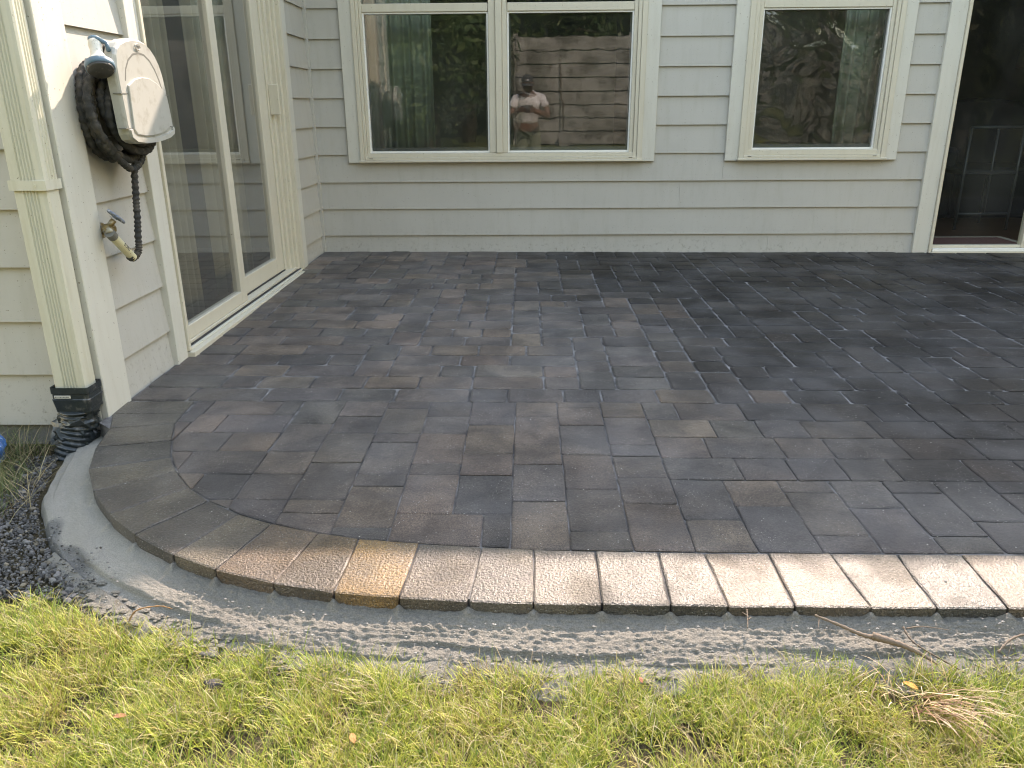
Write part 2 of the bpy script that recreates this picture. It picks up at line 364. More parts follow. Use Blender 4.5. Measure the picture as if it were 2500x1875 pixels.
# border (soldier course) : outer/inner end of each joint
BJ=[((-1.40,2.545),(-1.165,2.550)),((-1.395,2.428),(-1.157,2.436)),((-1.343,2.306),(-1.148,2.352)),((-1.315,2.165),(-1.103,2.217)),((-1.258,2.015),(-1.052,2.097)),
 ((-1.174,1.881),(-.997,2.005)),((-1.067,1.757),(-.922,1.905)),((-.957,1.660),(-.838,1.832)),((-.824,1.570),(-.735,1.763)),((-.702,1.510),(-.636,1.716)),
 ((-.554,1.458),(-.508,1.673)),((-.415,1.425),(-.404,1.646)),((-.273,1.411),(-.255,1.630)),((-.124,1.401),(-.107,1.617)),((.013,1.394),(.015,1.608)),
 ((.157,1.393),(.159,1.603)),((.300,1.391),(.304,1.598)),((.419,1.391),(.411,1.598)),((.558,1.391),(.561,1.600)),((.713,1.391),(.703,1.600)),((.850,1.391),(.855,1.599)),((.996,1.391),(1.004,1.598))]
while BJ[-1][0][0]<3.0: a,b=BJ[-1]; BJ.append(((a[0]+.146,1.391),(b[0]+.146,1.598)))
def H(r,g,b): # srgb-ish picker to linear albedo
    return tuple(((c/255)/12.92 if c<10 else ((c/255+.055)/1.055)**2.4) for c in (r,g,b))
BC=[(104,98,92),(100,94,88),(98,92,86),(82,80,80),(110,102,92),(92,84,80),(102,94,86),(90,82,76),(120,108,92),(128,102,76),(122,100,74),(158,122,76),(122,108,92),(128,114,94),(124,112,96),(116,110,100),(112,104,92),(124,102,68),(126,106,78),(116,104,82),(96,96,94),(136,112,84),(104,98,90)]
for i in range(len(BJ)-1):
    (a,b),(c,d)=BJ[i],BJ[i+1]; col=H(*BC[i]) if i<len(BC) else H(*random.choice(BC[12:])); g_=sum(col)/3; f_=.55 if i>12 else .85; col=tuple((g_+(c-g_)*f_)*.80*(1.1 if i==11 else 1) for c in col); col=(col[0],col[1]*1.02,col[2]*(.93 if i!=11 else .75))
    mb=MB(); paver_geo(mb,[a,c,d,b],gz,.0015,.004,.003,random.uniform(-.0014,.0014),.0030,col,.05)
    mb.build('border_paver',M_BORDER,PATIO)
inner=[(-1.165,2.56)]+[j[1] for j in BJ[1:]]+[(4.2,1.598)]
def clip(poly):
    P=list(poly)
    for i in range(len(inner)-1):
        a,b=inner[i],inner[i+1]; dx,dy=b[0]-a[0],b[1]-a[1]
        if dx*dx+dy*dy<1e-9: continue
        side=lambda p: dx*(p[1]-a[1])-dy*(p[0]-a[0])
        Q=[]
        for k in range(len(P)):
            p,q=P[k-1],P[k]; sp,sq=side(p),side(q)
            if (sp>=0)!=(sq>=0): t=sp/(sp-sq); Q.append((p[0]+(q[0]-p[0])*t,p[1]+(q[1]-p[1])*t))
            if sq>=0: Q.append(q)
        P=Q
        if len(P)<3: return None
    R_=[P[0]]
    for p in P[1:]:
        if abs(p[0]-R_[-1][0])+abs(p[1]-R_[-1][1])>.004: R_.append(p)
    if len(R_)>2 and abs(R_[0][0]-R_[-1][0])+abs(R_[0][1]-R_[-1][1])<.004: R_.pop()
    return R_ if len(R_)>2 and area(R_)>.0006 else None
rects=[(-1.15,-1.09,2.36,2.555),(-1.09,-.85,2.43,2.555),(-.85,-.78,2.43,2.555),(-1.10,-1.0,2.28,2.43),(-1.0,-.78,2.28,2.43),(-1.2,-1.10,2.14,2.36),
 (-1.1,-.93,2.14,2.28),(-.93,-.78,2.14,2.28),(-1.2,-1.0,1.9,2.14),(-1.0,-.775,1.99,2.14),(-.91,-.775,1.84,1.99),(-1.1,-.91,1.8,1.99),(-1.0,-.775,1.6,1.84)]
def colm(x0,x1,ys):
    for a,b in zip(ys,ys[1:]): rects.append((x0,x1,b,a))
colm(-.775,-.63,[2.555,2.355,2.14,1.99,1.84,1.5]); colm(-.63,-.48,[2.555,2.42,2.28,2.065,1.84,1.77,1.5]); colm(-.48,-.335,[2.555,2.49,2.28,2.21,1.99,1.92,1.70,1.5])
colm(-.335,-.19,[2.555,2.42,2.28,2.06,1.99,1.77]); rects.append((-.335,-.11,1.55,1.77)); rects.append((-.11,-.04,1.55,1.77))
colm(-.19,-.04,[2.555,2.35,2.13,1.99,1.77]); colm(-.04,.103,[2.555,2.42,2.20,2.06,1.84,1.5]); colm(.103,.25,[2.555,2.50,2.355,2.13,1.91,1.69,1.5])
colm(.25,.395,[2.555,2.42,2.2,2.12,1.98,1.83,1.5]); colm(.395,.54,[1.97,1.75,1.5]); colm(.54,.69,[1.97,1.82,1.5])
colm(.69,.83,[1.97,1.90,1.68,1.5]); colm(.83,.975,[1.97,1.82,1.5]); colm(.975,1.115,[1.97,1.90,1.68,1.5])
x=1.115
while x<3.0:
    ys=[1.97,random.choice([1.90,1.82,1.75])]; 
    while ys[-1]>1.70: ys.append(ys[-1]-random.choice([.146,.22]))
    colm(x,x+.1455,[v for v in ys if v>1.66]+[1.5]); x+=.1455
for (y1,y0),off in (((2.555,2.40),.0),((2.40,2.26),.09),((2.26,2.11),.04),((2.11,1.97),.1)):
    x=.395; first=True
    while x<3.4:
        w=.11+off if first else random.choice([.146,.22,.22]); first=False; rects.append((x,x+w,y0,y1)); x+=w
# rear zone, tumbled pieces laid on a small grid
V=.0665; NX=int((4.3+1.4)/V)+1; NY=int(round((5.42-2.555)/V)); occ=np.zeros((NY,NX),bool); rear=[]
rr=random.Random(5)
for j in range(NY):
    i=0
    while i<NX:
        if occ[j,i]: i+=1; continue
        w=0
        while i+w<NX and not occ[j,i+w]: w+=1
        opt=[k for k in (2,2,3,3,3,4) if k<=w and w-k!=1] or [min(w,3)]
        k=rr.choice(opt); h=rr.choice({2:(2,2,3),3:(2,2,3),4:(2,)}.get(k,(2,))); 
        if k==3 and h==3: h=2
        if NY-(j+h)==1: h+=1
        h=min(h,NY-j)
        occ[j:j+h,i:i+k]=True; rear.append((-1.40+i*V,-1.40+(i+k)*V,2.555+j*V,2.555+(j+h)*V)); i+=k
pieces=[]
for r in rects:
    P=clip([(r[0],r[2]),(r[1],r[2]),(r[1],r[3]),(r[0],r[3])])
    if P: pieces.append((P,0))
for r in rear:
    y1=min(r[3],5.419)
    pieces.append(([(r[0],r[2]),(r[1],r[2]),(r[1],y1),(r[0],y1)],1))
fx=lambda x,y:(x*_r.x+y*_r.y-(HC)*_r.z)/( (x*_f.x+y*_f.y-HC*_f.z))*FPX
def pscore(P):
    cx=sum(p[0] for p in P)/len(P); cy=sum(p[1] for p in P)/len(P); d=math.hypot(cx,cy); s=area(P)/d**3
    return s if abs(fx(cx,cy))<1290 else s*.001
pieces.sort(key=lambda t:-pscore(t[0]))
PAL=[(80,77,75),(76,74,73),(83,79,75),(88,81,76),(70,69,69),(85,79,75),(78,75,73),(74,73,71),(91,84,77),(75,73,73)]
def pcol(x,y,rnd):
    c=list(H(*rnd.choice(PAL)))
    # lens-flare veil painted in as lighter paving at left; darker wet paving right
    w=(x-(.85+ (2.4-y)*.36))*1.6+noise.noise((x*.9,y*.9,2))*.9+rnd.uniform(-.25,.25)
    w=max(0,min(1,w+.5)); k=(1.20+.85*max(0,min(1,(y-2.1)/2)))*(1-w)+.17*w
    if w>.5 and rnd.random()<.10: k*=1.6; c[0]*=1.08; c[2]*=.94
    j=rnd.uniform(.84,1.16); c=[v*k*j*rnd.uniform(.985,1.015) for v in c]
    c=[c[0]*1.03,c[1]*1.0,c[2]*.97]
    return tuple(c)
rc=random.Random(3)
stuff=MB()
for idx,(P,zone) in enumerate(pieces):
    cx=sum(p[0] for p in P)/len(P); cy=sum(p[1] for p in P)/len(P)
    mb=MB() if idx<300 else stuff
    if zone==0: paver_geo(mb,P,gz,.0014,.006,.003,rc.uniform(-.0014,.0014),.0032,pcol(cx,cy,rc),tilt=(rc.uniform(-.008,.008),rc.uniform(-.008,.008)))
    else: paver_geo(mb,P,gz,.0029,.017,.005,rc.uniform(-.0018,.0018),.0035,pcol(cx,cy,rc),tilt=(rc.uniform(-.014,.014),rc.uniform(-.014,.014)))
    if idx<300: mb.build('paver',M_PAVER,PATIO)
stuff.build('paver_field',M_PAVER,PATIO,kind='stuff')

# ---------------------------------------------------------------- mortar kerb
KB=[((-1.42,2.47),(-1.60,2.46)),((-1.40,2.40),(-1.565,2.38)),((-1.343,2.306),(-1.528,2.30)),((-1.315,2.165),(-1.47,2.14)),((-1.258,2.015),(-1.41,1.98)),((-1.174,1.881),(-1.31,1.82)),((-1.067,1.757),(-1.18,1.655)),((-.957,1.660),(-1.03,1.53)),((-.824,1.570),(-.87,1.42)),
 ((-.702,1.510),(-.72,1.355)),((-.554,1.458),(-.565,1.31)),((-.415,1.425),(-.42,1.277)),((-.273,1.411),(-.275,1.262)),((-.124,1.401),(-.125,1.252)),((.013,1.394),(.013,1.245)),((.157,1.393),(.157,1.242)),((.42,1.391),(.42,1.245)),((.7,1.391),(.7,1.262)),((1.0,1.391),(1.0,1.28)),((1.5,1.391),(1.5,1.28)),((3.0,1.391),(3.0,1.28))]
def kerb():
    # resample
    pts=[]; 
    for k in range(len(KB)-1):
        a,b=KB[k],KB[k+1]; L=math.hypot(b[0][0]-a[0][0],b[0][1]-a[0][1]); n=max(2,int(L/.0032)) if b[0][0]<1.6 else 120
        p0=KB[max(0,k-1)]; p3=KB[min(len(KB)-1,k+2)]
        for i in range(n):
            t=i/n; q=[]
            for e in (0,1):
                for c in (0,1):
                    A0,A1,A2,A3=p0[e][c],a[e][c],b[e][c],p3[e][c]
                    q.append(.5*((2*A1)+(-A0+A2)*t+(2*A0-5*A1+4*A2-A3)*t*t+(-A0+3*A1-3*A2+A3)*t**3))
            pts.append(q)
    jx=[j[0] for j in BJ]; N=len(pts); K=60; v=[]; cols=[]
    s=0
    for i,(x0,y0,x1,y1) in enumerate(pts):
        if i: s+=math.hypot(x0-pts[i-1][0],y0-pts[i-1][1])
        jd=min(math.hypot(x0-a,y0-b) for a,b in jx)
        wob=.012*noise.noise((s*6,0,1))+.008*noise.noise((s*21,4,1))
        ledge=.70+.16*noise.noise((s*3.1,7,0)); led=max(0,min(1,(noise.noise((s*2.3,2,5))+.25)*3))
        for j in range(K+1):
            t=-.10+1.18*j/K; tt=(t+wob*(4 if t>.5 else 1)*max(0,t))*(.86 if t>0 else 1)
            x=x0+(x1-x0)*tt; y=y0+(y1-y0)*tt
            z=-.046-.029*max(0,t)
            if t<.25: z+= .013*math.exp(-(jd/.009)**2)*math.exp(-((t-.03)/.10)**2)   # mortar squeezed up at the joints
            rgh=max(0,min(1,(x+1.02)*3.0))*1.0; rgh=max(rgh,.12)
            z+= rgh*(.0030*noise.noise((s*17,t*26,0))+.0014*noise.noise((s*38,t*60,3))+.0040*noise.noise((x*85,y*120,8))+.0010*noise.noise((x*300,y*320,8)))+.006*noise.noise((s*5,t*3,9))
            if t>ledge: z-=.009*led*min(1,(t-ledge)/.03)
            if t>.93: z-=(t-.93)*.22
            if t>1: z-=(t-1)*.25
            v.append((x,y,z+ (gz(x,y) if x<0 else 0)*.0))
            cr=max(0,min(1,(noise.noise((x*7,y*7,2))-.12)*7))*(1 if x<-.95 else .25)
            wet=cr*.8 if x<-.9 else 0
            cols.append((rgh,wet,0,1))
    m=MB(); m.v=v; m.c=cols
    for i in range(N-1):
        for j in range(K): m.f.append((i*(K+1)+j,i*(K+1)+j+1,(i+1)*(K+1)+j+1,(i+1)*(K+1)+j)); m.sm.append(True)
    return m.build('mortar_kerb',M_MORTAR,kind='structure',fix=False)
KERB=kerb()
def dust():
    m=MB(); v=[];f=[]; n=0
    pts=[(a[1],) for a in KB]; 
    E_=[k[1] for k in KB if k[1][0]>-1.25]; L=[]
    for k in range(len(E_)-1):
        a,b=E_[k],E_[k+1]; c=max(2,int(math.hypot(b[0]-a[0],b[1]-a[1])/.02))
        for i in range(c): t=i/c; L.append((a[0]+(b[0]-a[0])*t,a[1]+(b[1]-a[1])*t))
    K=10
    for (x,y) in L:
        w=.042+.03*noise.noise((x*4,y*4,0))+.02*noise.noise((x*15,1,0))
        for j in range(K+1):
            t=j/K; yy=y+.03-(w+.03)*t; v.append((x-.3*(w*t if x<-.8 else 0),yy,lz(x,yy)+.012*(1-t)+.006*noise.noise((x*30,yy*30,2))-.008*t*t+.002))
    for i in range(len(L)-1):
        for j in range(K): f.append((i*(K+1)+j,i*(K+1)+j+1,(i+1)*(K+1)+j+1,(i+1)*(K+1)+j))
    m.add(v,f,smooth=True); return m.build('mortar_dust_strip',M_DUST,kind='structure')
dust()

# ---------------------------------------------------------------- house
HOUSE=empty('house',(0,0,0),label='beige lap sided house with cream window trim around the paved patio corner',cat='house')
TOPZ=2.86
def wallpiece(name,*a,mat=None): return box(name,mat or M_INWALL,HOUSE,*a)
# back wall core with openings
w=MB(); yb0,yb1=D+.022,D+.12
for a,b,c,d in [(XL-.1,-1.10,0,TOPZ),(-1.10,.76,0,.66),(-1.10,.76,2.34,TOPZ),(.76,1.40,0,TOPZ),(1.40,2.36,0,.66),(1.40,2.36,2.34,TOPZ),(2.36,2.745,0,TOPZ),(2.745,4.15,2.08,TOPZ),(4.15,8,0,TOPZ)]: w.box(a,b,yb0,yb1,c-.2 if c==0 else c,d)
w.build('back_wall',M_INWALL,HOUSE)
w=MB(); xa,xb=XL-.12,XL-.022
for a,b,c,d in [(YC+.016,3.07,0,TOPZ),(3.07,4.80,2.08,TOPZ),(4.80,D+.12,0,TOPZ)]: w.box(xa,xb,a,b,c-.2 if c==0 else c,d)
w.build('side_wall',M_INWALL,HOUSE)
w=MB(); w.box(-7,XL-.016,YC+.022,YC+.12,-.2,TOPZ); w.build('wing_wall',M_INWALL,HOUSE)
w=MB(); w.box(-7,8,10.0,10.12,-.2,TOPZ); w.box(8,8.1,D,10,-.2,TOPZ); w.box(-7.1,-7,YC,10,-.2,TOPZ); w.build('outer_wall',M_INWALL,HOUSE)
w=MB(); w.box(-7,8,D+.12,10,TOPZ-.12,TOPZ-.02); w.box(-7,XL-.13,YC+.12,D+.12,TOPZ-.12,TOPZ-.02); w.build('ceiling',M_INWALL,HOUSE)
w=MB(); w.box(-7,8,D+.121,10,-.15,.012); w.box(-7,XL-.121,YC+.12,D+.12,-.15,.012); w.build('wood_floor',M_WOODFL,HOUSE)
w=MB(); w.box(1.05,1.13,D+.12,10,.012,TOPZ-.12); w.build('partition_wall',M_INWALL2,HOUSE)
w=MB(); w.box(XL-1.9,-1.55,D+.3,D+.38,.012,TOPZ-.12); w.box(-3.3,-3.2,YC+.12,D+.3,.012,TOPZ-.12); w.build('partition_wall',M_INWALL,HOUSE)
# roof
def roofslab(pts,th=.12):
    m=MB(); n=len(pts); m.add([p for p in pts]+[(p[0],p[1],p[2]-th) for p in pts],[tuple(range(n)),tuple(range(2*n-1,n-1,-1))]+[(i,n+i,n+(i+1)%n,(i+1)%n) for i in range(n)]); return m.build('roof',M_ROOF,HOUSE,fix=True)
EZ=2.90
roofslab([(XL+.3,D-.13,EZ),(8.6,D-.13,EZ),(8.6,7.9,EZ+1.0),(XL+.3,7.9,EZ+1.0)])
roofslab([(-7.6,7.9,EZ+1.0),(8.6,7.9,EZ+1.0),(8.6,10.5,EZ),(-7.6,10.5,EZ)])
roofslab([(-7.6,YC-.3,EZ),(-4.2,YC-.3,EZ+1.0),(-4.2,7.9,EZ+1.0),(-7.6,7.9,EZ)]); roofslab([(-4.2,YC-.3,EZ+1.0),(XL+.3,YC-.3,EZ-.03),(XL+.3,7.9,EZ-.03),(-4.2,7.9,EZ+1.0)])
box('soffit',M_TRIM,HOUSE,XL+.3,8.6,D-.13,D,TOPZ-.045,TOPZ-.02); box('soffit',M_TRIM,HOUSE,XL,XL+.29,YC-.29,D-.14,TOPZ-.045,TOPZ-.02); box('soffit',M_TRIM,HOUSE,-7,XL+.29,YC-.29,YC,TOPZ-.075,TOPZ-.05)
g=MB(); g.box(XL+.4,8.6,D-.24,D-.14,EZ-.10,EZ+.01); g.build('gutter',M_TRIM,HOUSE)
# siding boards : proud at the bottom edge, tucked under the board above
def board(axis,a0,a1,k,zmin=None,zmax=None):
    z0=Z0+k*E; z1=z0+E+.018
    if zmin is not None and zmin>z0: z0=zmin
    if zmax is not None and zmax<z1: z1=zmax
    if z1-z0<.02: return
    fo=lambda z: .015*min(1,(z-(Z0+k*E))/E)           # front face recedes upwards
    j=random.uniform(-.0008,.0008); P=[]
    for a in (a0,a1):
        for (off,z) in ((fo(z0)+j,z0),(fo(z1)+j,z1),(fo(z1)+.008,z1),(fo(z0)+.008,z0)):
            P.append((a,off,z+random.uniform(-.0006,.0006)))
    if axis=='b': v=[(a,D+o,z) for a,o,z in P]
    elif axis=='s': v=[(XL-o,a,z) for a,o,z in P]
    else: v=[(a,YC+o,z) for a,o,z in P]
    m=MB(); m.add(v,[(0,1,2,3),(7,6,5,4),(0,4,5,1),(1,5,6,2),(2,6,7,3),(3,7,4,0)]); m.build('siding_board',M_SIDE,HOUSE,fix=True)
seams={-1:[1.651],0:[1.945],1:[1.028],2:[1.306]}
for k in range(-1,15):
    z=Z0+k*E
    if z<.5:
        xs=[XL]+seams.get(k,[])+[2.66]
        for a,b in zip(xs,xs[1:]): board('b',a+.0006,b-.0006,k,zmin=.0)
    elif z<2.3:
        for a,b in ((XL,-1.16),(.81,1.335),(2.40,2.66)): board('b',a,b,k)
    else: board('b',XL,8,k,zmax=TOPZ-.03)
    for a,b in ((4.30,8.0),):
        if z<2.3: board('b',a,b,k,zmin=.0)
    board('s',2.545,2.98,k,zmin=-.02,zmax=TOPZ-.03); board('s',4.90,D-.002,k,zmin=.01,zmax=TOPZ-.03)
    if z+E>2.15: board('s',2.98,4.90,k,zmin=2.15,zmax=TOPZ-.03)
    board('w',-4.5,-1.475,k,zmax=TOPZ-.08)
box('foundation',M_FOUND,HOUSE,-7,-1.46,YC+.014,YC+.10,-.3,Z0-E+.01)
# corner boards and casings
box('corner_board',M_TRIM,HOUSE,XL-.012,XL+.012,YC-.012,2.565,-.03,TOPZ-.03,b=.0025)
box('corner_board',M_TRIM,HOUSE,XL-.085,XL-.0125,YC-.0125,YC+.012,-.05,TOPZ-.03,b=.0025)
box('corner_bead',M_SIDE,HOUSE,XL-.018,XL+.012,D-.012,D+.018,.0,TOPZ-.03,b=.002)
def cas(axis,a0,a1,z0,z1,proud=.014,mat=None,name='casing',back=.03,b=.002,par=HOUSE):
    if axis=='b': return box(name,mat or M_TRIM,par,a0,a1,D-proud,D+back,z0,z1,b=b)
    return box(name,mat or M_TRIM,par,XL-back,XL+proud,a0,a1,z0,z1,b=b)
# ---- windows
def curtain(name,axis,a0,a1,depth,z0,z1,mat,label,amp=.018,wl=.075,cat='curtain'):
    m=MB(); n=int((a1-a0)/.008); v=[]
    for i in range(n+1):
        a=a0+(a1-a0)*i/n; o=depth+amp*math.sin(a/wl*2*math.pi+1.3*math.sin(a*9))+.006*math.sin(a*140)
        for z in (z0,z1): v.append((a,o,z) if axis=='b' else (o,a,z))
    m.add(v,[(2*i,2*i+2,2*i+3,2*i+1) for i in range(n)],smooth=True)
    o=m.build(name,mat,label=label,cat=cat); md=o.modifiers.new('t','SOLIDIFY'); md.thickness=.0015; return o
def sash_glass(par,x0,x1,z0,z1,y,mat,tilt=0):
    m=MB(); ym=0; dx=(x1-x0)/2
    m.add([(x0,y-tilt*dx,z0),(x1,y+tilt*dx,z0),(x1,y+tilt*dx,z1),(x0,y-tilt*dx,z1)],[(0,1,2,3)]); return m.build('glass',mat,par)
def window(cx0,fx0,gl,fx1,cx1,zs,zg,zt,gmat,label):
    W_=empty('window',(0,0,0)); W_.parent=HOUSE; W_['label']=label
    ZT=2.34
    box('casing',M_TRIM,W_,cx0,fx0+.002,D-.016,D+.03,zs-.002,ZT+.09,b=.002); box('casing',M_TRIM,W_,fx1-.002,cx1,D-.016,D+.03,zs-.002,ZT+.09,b=.002)
    box('casing',M_TRIM,W_,fx0+.003,fx1-.003,D-.016,D+.03,ZT+.002,ZT+.09,b=.002)
    # outer vinyl flange with its steps
    for a,b,ins in ((fx0,gl[0][0],1),(gl[-1][1],fx1,-1)):
        lo,hi=(a,b)
        wd=hi-lo
        if ins>0: st=[(lo,lo+wd*.36,-.028),(lo+wd*.36+.001,lo+wd*.62,-.021),(lo+wd*.62+.001,hi-.010,-.008)]
        else: st=[(hi-wd*.36,hi,-.028),(hi-wd*.62,hi-wd*.36-.001,-.021),(lo+.010,hi-wd*.62-.001,-.008)]
        for s0,s1,o in st: box('frame',M_VINYL,W_,s0,s1,D+o,D+.07,zs+.010,ZT,b=.0015)
    box('sill',M_VINYL,W_,fx0-.006,fx1+.006,D-.040,D+.07,zs,zs+.014,b=.002)
    box('frame',M_VINYL,W_,fx0+.034,fx1-.034,D-.031,D+.07,zs+.0145,zs+.033,b=.002)
    box('frame',M_VINYL,W_,fx0+.034,fx1-.034,D-.018,D+.07,zs+.0335,zg-.009,b=.002)
    for s in (fx0+.06,fx1-.085): box('weep_slot',M_DARKGAP,W_,s,s+.024,D-.0325,D-.030,zs+.023,zs+.0265)
    if len(gl)>1:
        for (a,b),(c,d) in zip(gl,gl[1:]):
            box('mullion',M_VINYL,W_,b+.012,b+.055,D-.012,D+.07,zg-.008,ZT-.001,b=.002); box('mullion',M_VINYL,W_,b+.056,c-.044,D-.026,D+.07,zg-.008,ZT-.001,b=.002); box('mullion',M_VINYL,W_,c-.043,c-.012,D-.012,D+.07,zg-.008,ZT-.001,b=.002)
    for gi,(a,b) in enumerate(gl):
        # white glazing stop around the lower light
        for (p,q,r_,s) in ((a-.011,a,zg-.008,zt+.008),(b,b+.011,zg-.008,zt+.008)): box('glazing_stop',M_WHITE,W_,p,q,D+.004,D+.05,r_,s,b=.001)
        box('glazing_stop',M_WHITE,W_,a+.0005,b-.0005,D+.0045,D+.05,zg-.008,zg+.004,b=.001)
        box('glazing_stop',M_WHITE,W_,a+.0005,b-.0005,D+.0045,D+.05,zt-.002,zt+.008,b=.001)
        box('meeting_rail',M_VINYL,W_,a-.010,b+.010,D-.004,D+.05,zt+.0085,zt+.058,b=.003)
        # grey screen bar
        for t in ((a,b,zg+.0045,zg+.026),): box('screen_bar',M_SCREEN,W_,t[0]+.001,t[1]-.001,D+.030,D+.034,t[2],t[3])
        box('screen_bar',M_SCREEN,W_,a+.001,a+.010,D+.030,D+.034,zg+.026,zt-.003); box('screen_bar',M_SCREEN,W_,b-.010,b-.001,D+.030,D+.034,zg+.026,zt-.003)
        sash_glass(W_,a,b,zg+.004,zt,D+.022,gmat[gi]); sash_glass(W_,a,b,zg+.004,zt,D+.040,M_GLASSIN,tilt=.0095)
        sash_glass(W_,a,b,zt+.058,ZT-.01,D+.012,gmat[gi])
    return W_
window(-1.189,-1.107,[(-1.032,-.256),(-.115,.665)],.757,.843,.628,.694,1.531,[M_GLASS,M_GLASS],'double window with cream frame reflecting trees')
window(1.3085,1.393,[(1.490,2.267)],2.355,2.432,.628,.702,1.5355,[M_GLASSW],'single window with rippled reflections beside the glass door')
curtain('window_curtain','b',-1.10,-.64,D+.30,.60,2.35,M_CURT,'sheer grey green curtain behind the left pane of the double window')
curtain('window_curtain','b',2.08,2.36,D+.24,.60,2.35,M_CURT,'pale curtain behind the right side of the single window')
# ---- right hand sliding door
RD=empty('sliding_door'); RD.parent=HOUSE; RD['label']='dark glass sliding door at the right end of the back wall'
box('casing',M_TRIM,RD,2.6325,2.738,D-.018,D+.03,.004,2.16,b=.002); box('casing',M_TRIM,RD,4.19,4.30,D-.018,D+.03,.004,2.16,b=.002); box('casing',M_TRIM,RD,2.739,4.189,D-.018,D+.03,2.08,2.16,b=.002)
box('jamb',M_VINYL,RD,2.739,2.7565,D-.030,D+.10,.004,2.08,b=.002); box('jamb',M_VINYL,RD,2.757,2.768,D-.012,D+.10,.04,2.08,b=.002); box('jamb',M_VINYL,RD,4.16,4.189,D-.030,D+.10,.004,2.08,b=.002)
box('threshold',M_VINYL,RD,2.757,4.159,D-.036,D+.10,.0,.020,b=.002); box('threshold',M_WHITE,RD,2.769,4.159,D-.022,D+.10,.0205,.040,b=.002); box('bottom_rail',M_VINYL,RD,2.769,3.40,D+.004,D+.05,.041,.060,b=.002)
box('stile',M_VINYL,RD,3.372,3.44,D-.004,D+.05,.041,2.07,b=.003); box('bottom_rail',M_VINYL,RD,3.441,4.159,D+.004,D+.05,.041,.11,b=.002)
for a,b in ((2.770,3.371),(3.441,4.15)): 
    m=MB(); m.add([(a,D+.026,.06),(b,D+.026,.06),(b,D+.026,2.07),(a,D+.026,2.07)],[(0,1,2,3)]); m.build('glass',M_GLASSR,RD)
# ---- left sliding door in the side wall
LD=empty('sliding_door'); LD.parent=HOUSE; LD['label']='cream framed sliding glass door in the side wall at left'
def lb(name,mat,y0,y1,o0,o1,z0,z1,b=.002): return box(name,mat,LD,XL+o0,XL+o1,y0,y1,z0,z1,b=b)
lb('casing',M_TRIM,2.957,3.050,-.03,.016,-.01,2.16); lb('casing',M_TRIM,4.822,4.926,-.03,.016,.0,2.16); lb('casing',M_TRIM,3.051,4.821,-.03,.016,2.08,2.16)
lb('jamb',M_VINYL,3.051,3.070,-.10,.026,.03,2.08); lb('jamb',M_VINYL,3.0705,3.092,-.10,-.006,.03,2.08)
for a,b,o in ((4.786,4.8215,.026),(4.752,4.785,.004),(4.728,4.751,-.012),(4.690,4.727,-.03),(4.655,4.689,-.045)): lb('jamb',M_VINYL,a,b,-.10,o,.03,2.08)
lb('threshold',M_VINYL,3.051,4.8215,-.10,.045,-.02,.026); lb('threshold',M_TRIM,3.072,4.79,-.10,.020,.0262,.036,b=.0015); lb('track',M_DARKGAP,3.072,4.79,-.10,.010,.0362,.040,b=.0005); lb('track',M_VINYL,3.072,4.79,-.0955,-.001,.0402,.052,b=.001)
lb('bottom_rail',M_VINYL,3.093,3.80,-.05,-.010,.0525,.112,b=.003); lb('stile',M_VINYL,3.797,3.872,-.05,-.010,.0525,2.07,b=.003)
lb('bottom_rail',M_VINYL,3.874,4.60,-.09,-.055,.0525,.145,b=.003); lb('stile',M_VINYL,4.527,4.652,-.09,-.054,.0525,2.07,b=.003); lb('track',M_DARKGAP,3.874,4.65,-.054,-.045,.0525,.058,b=.0005)
for a,b,o,z in ((3.093,3.798,-.030,.112),(3.873,4.528,-.072,.145)):
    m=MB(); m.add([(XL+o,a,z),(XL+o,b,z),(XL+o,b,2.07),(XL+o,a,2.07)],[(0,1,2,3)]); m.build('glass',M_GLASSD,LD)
h=MB(); h.bevbox(XL-.045,XL+.012,4.666,4.680,.935,1.10,.004); h.build('door_handle',M_VINYL,LD)
''',XL-.046,4.575,4.615,.90,1.13,.003); h.bevbox(XL-.046,XL+.004,4.588,4.603,.93,.95,.003); h.bevbox(XL-.046,XL+.004,4.588,4.603,1.08,1.10,.003); h.bevbox(XL-.002,XL+.016,4.583,4.608,.92,1.11,.005); '''
curtain('door_curtain','s',3.62,3.80,XL-.22,.02,2.2,M_CURT2,'pale hanging curtain behind the middle stile of the left sliding door',wl=.06)
curtain('door_curtain','s',4.12,4.62,XL-.24,.02,2.2,M_CURT2,'wide pale curtain behind the far pane of the left sliding door',wl=.09)

# ---------------------------------------------------------------- downspout
DS=empty('downspout',(-1.456,2.36,-.1),label='cream ribbed metal downspout running down beside the corner board at left',cat='downspout')
def ribprof(side=True):
    x0,x1,y0,y1=-1.508,-1.405,2.325,2.394; P=[]
    P+= [(x0+.004,y0)]
    for k in range(5):
        c=x0+.034+k*.0098; P+=[(c-.0036,y0),(c-.0016,y0+.0036),(c+.0016,y0+.0036),(c+.0036,y0)]
    P+=[(x1-.012,y0),(x1-.003,y0+.003),(x1,y0+.012)]
    for k in range(3 if side else 0):
        c=y0+.026+k*.013; P+=[(x1,c-.0045),(x1-.0035,c-.0015),(x1-.0035,c+.0015),(x1,c+.0045)]
    P+=[(x1,y1-.004),(x1-.004,y1),(x0+.004,y1),(x0,y1-.004),(x0,y0+.004)]
    return P
P=ribprof(); cx,cy=-1.4565,2.36
m=MB(); m.prism(P,lambda u,w,d:(u,w,d),.745,TOPZ+.02); m.build('spout_pipe',M_SPOUT,DS,fix=True)
m=MB(); m.prism([(cx+(u-cx)*.965,cy+(w-cy)*.955) for u,w in ribprof(False)],lambda u,w,d:(u,w,d),.085,.757); m.build('spout_pipe',M_SPOUT,DS,fix=True)
m=MB()
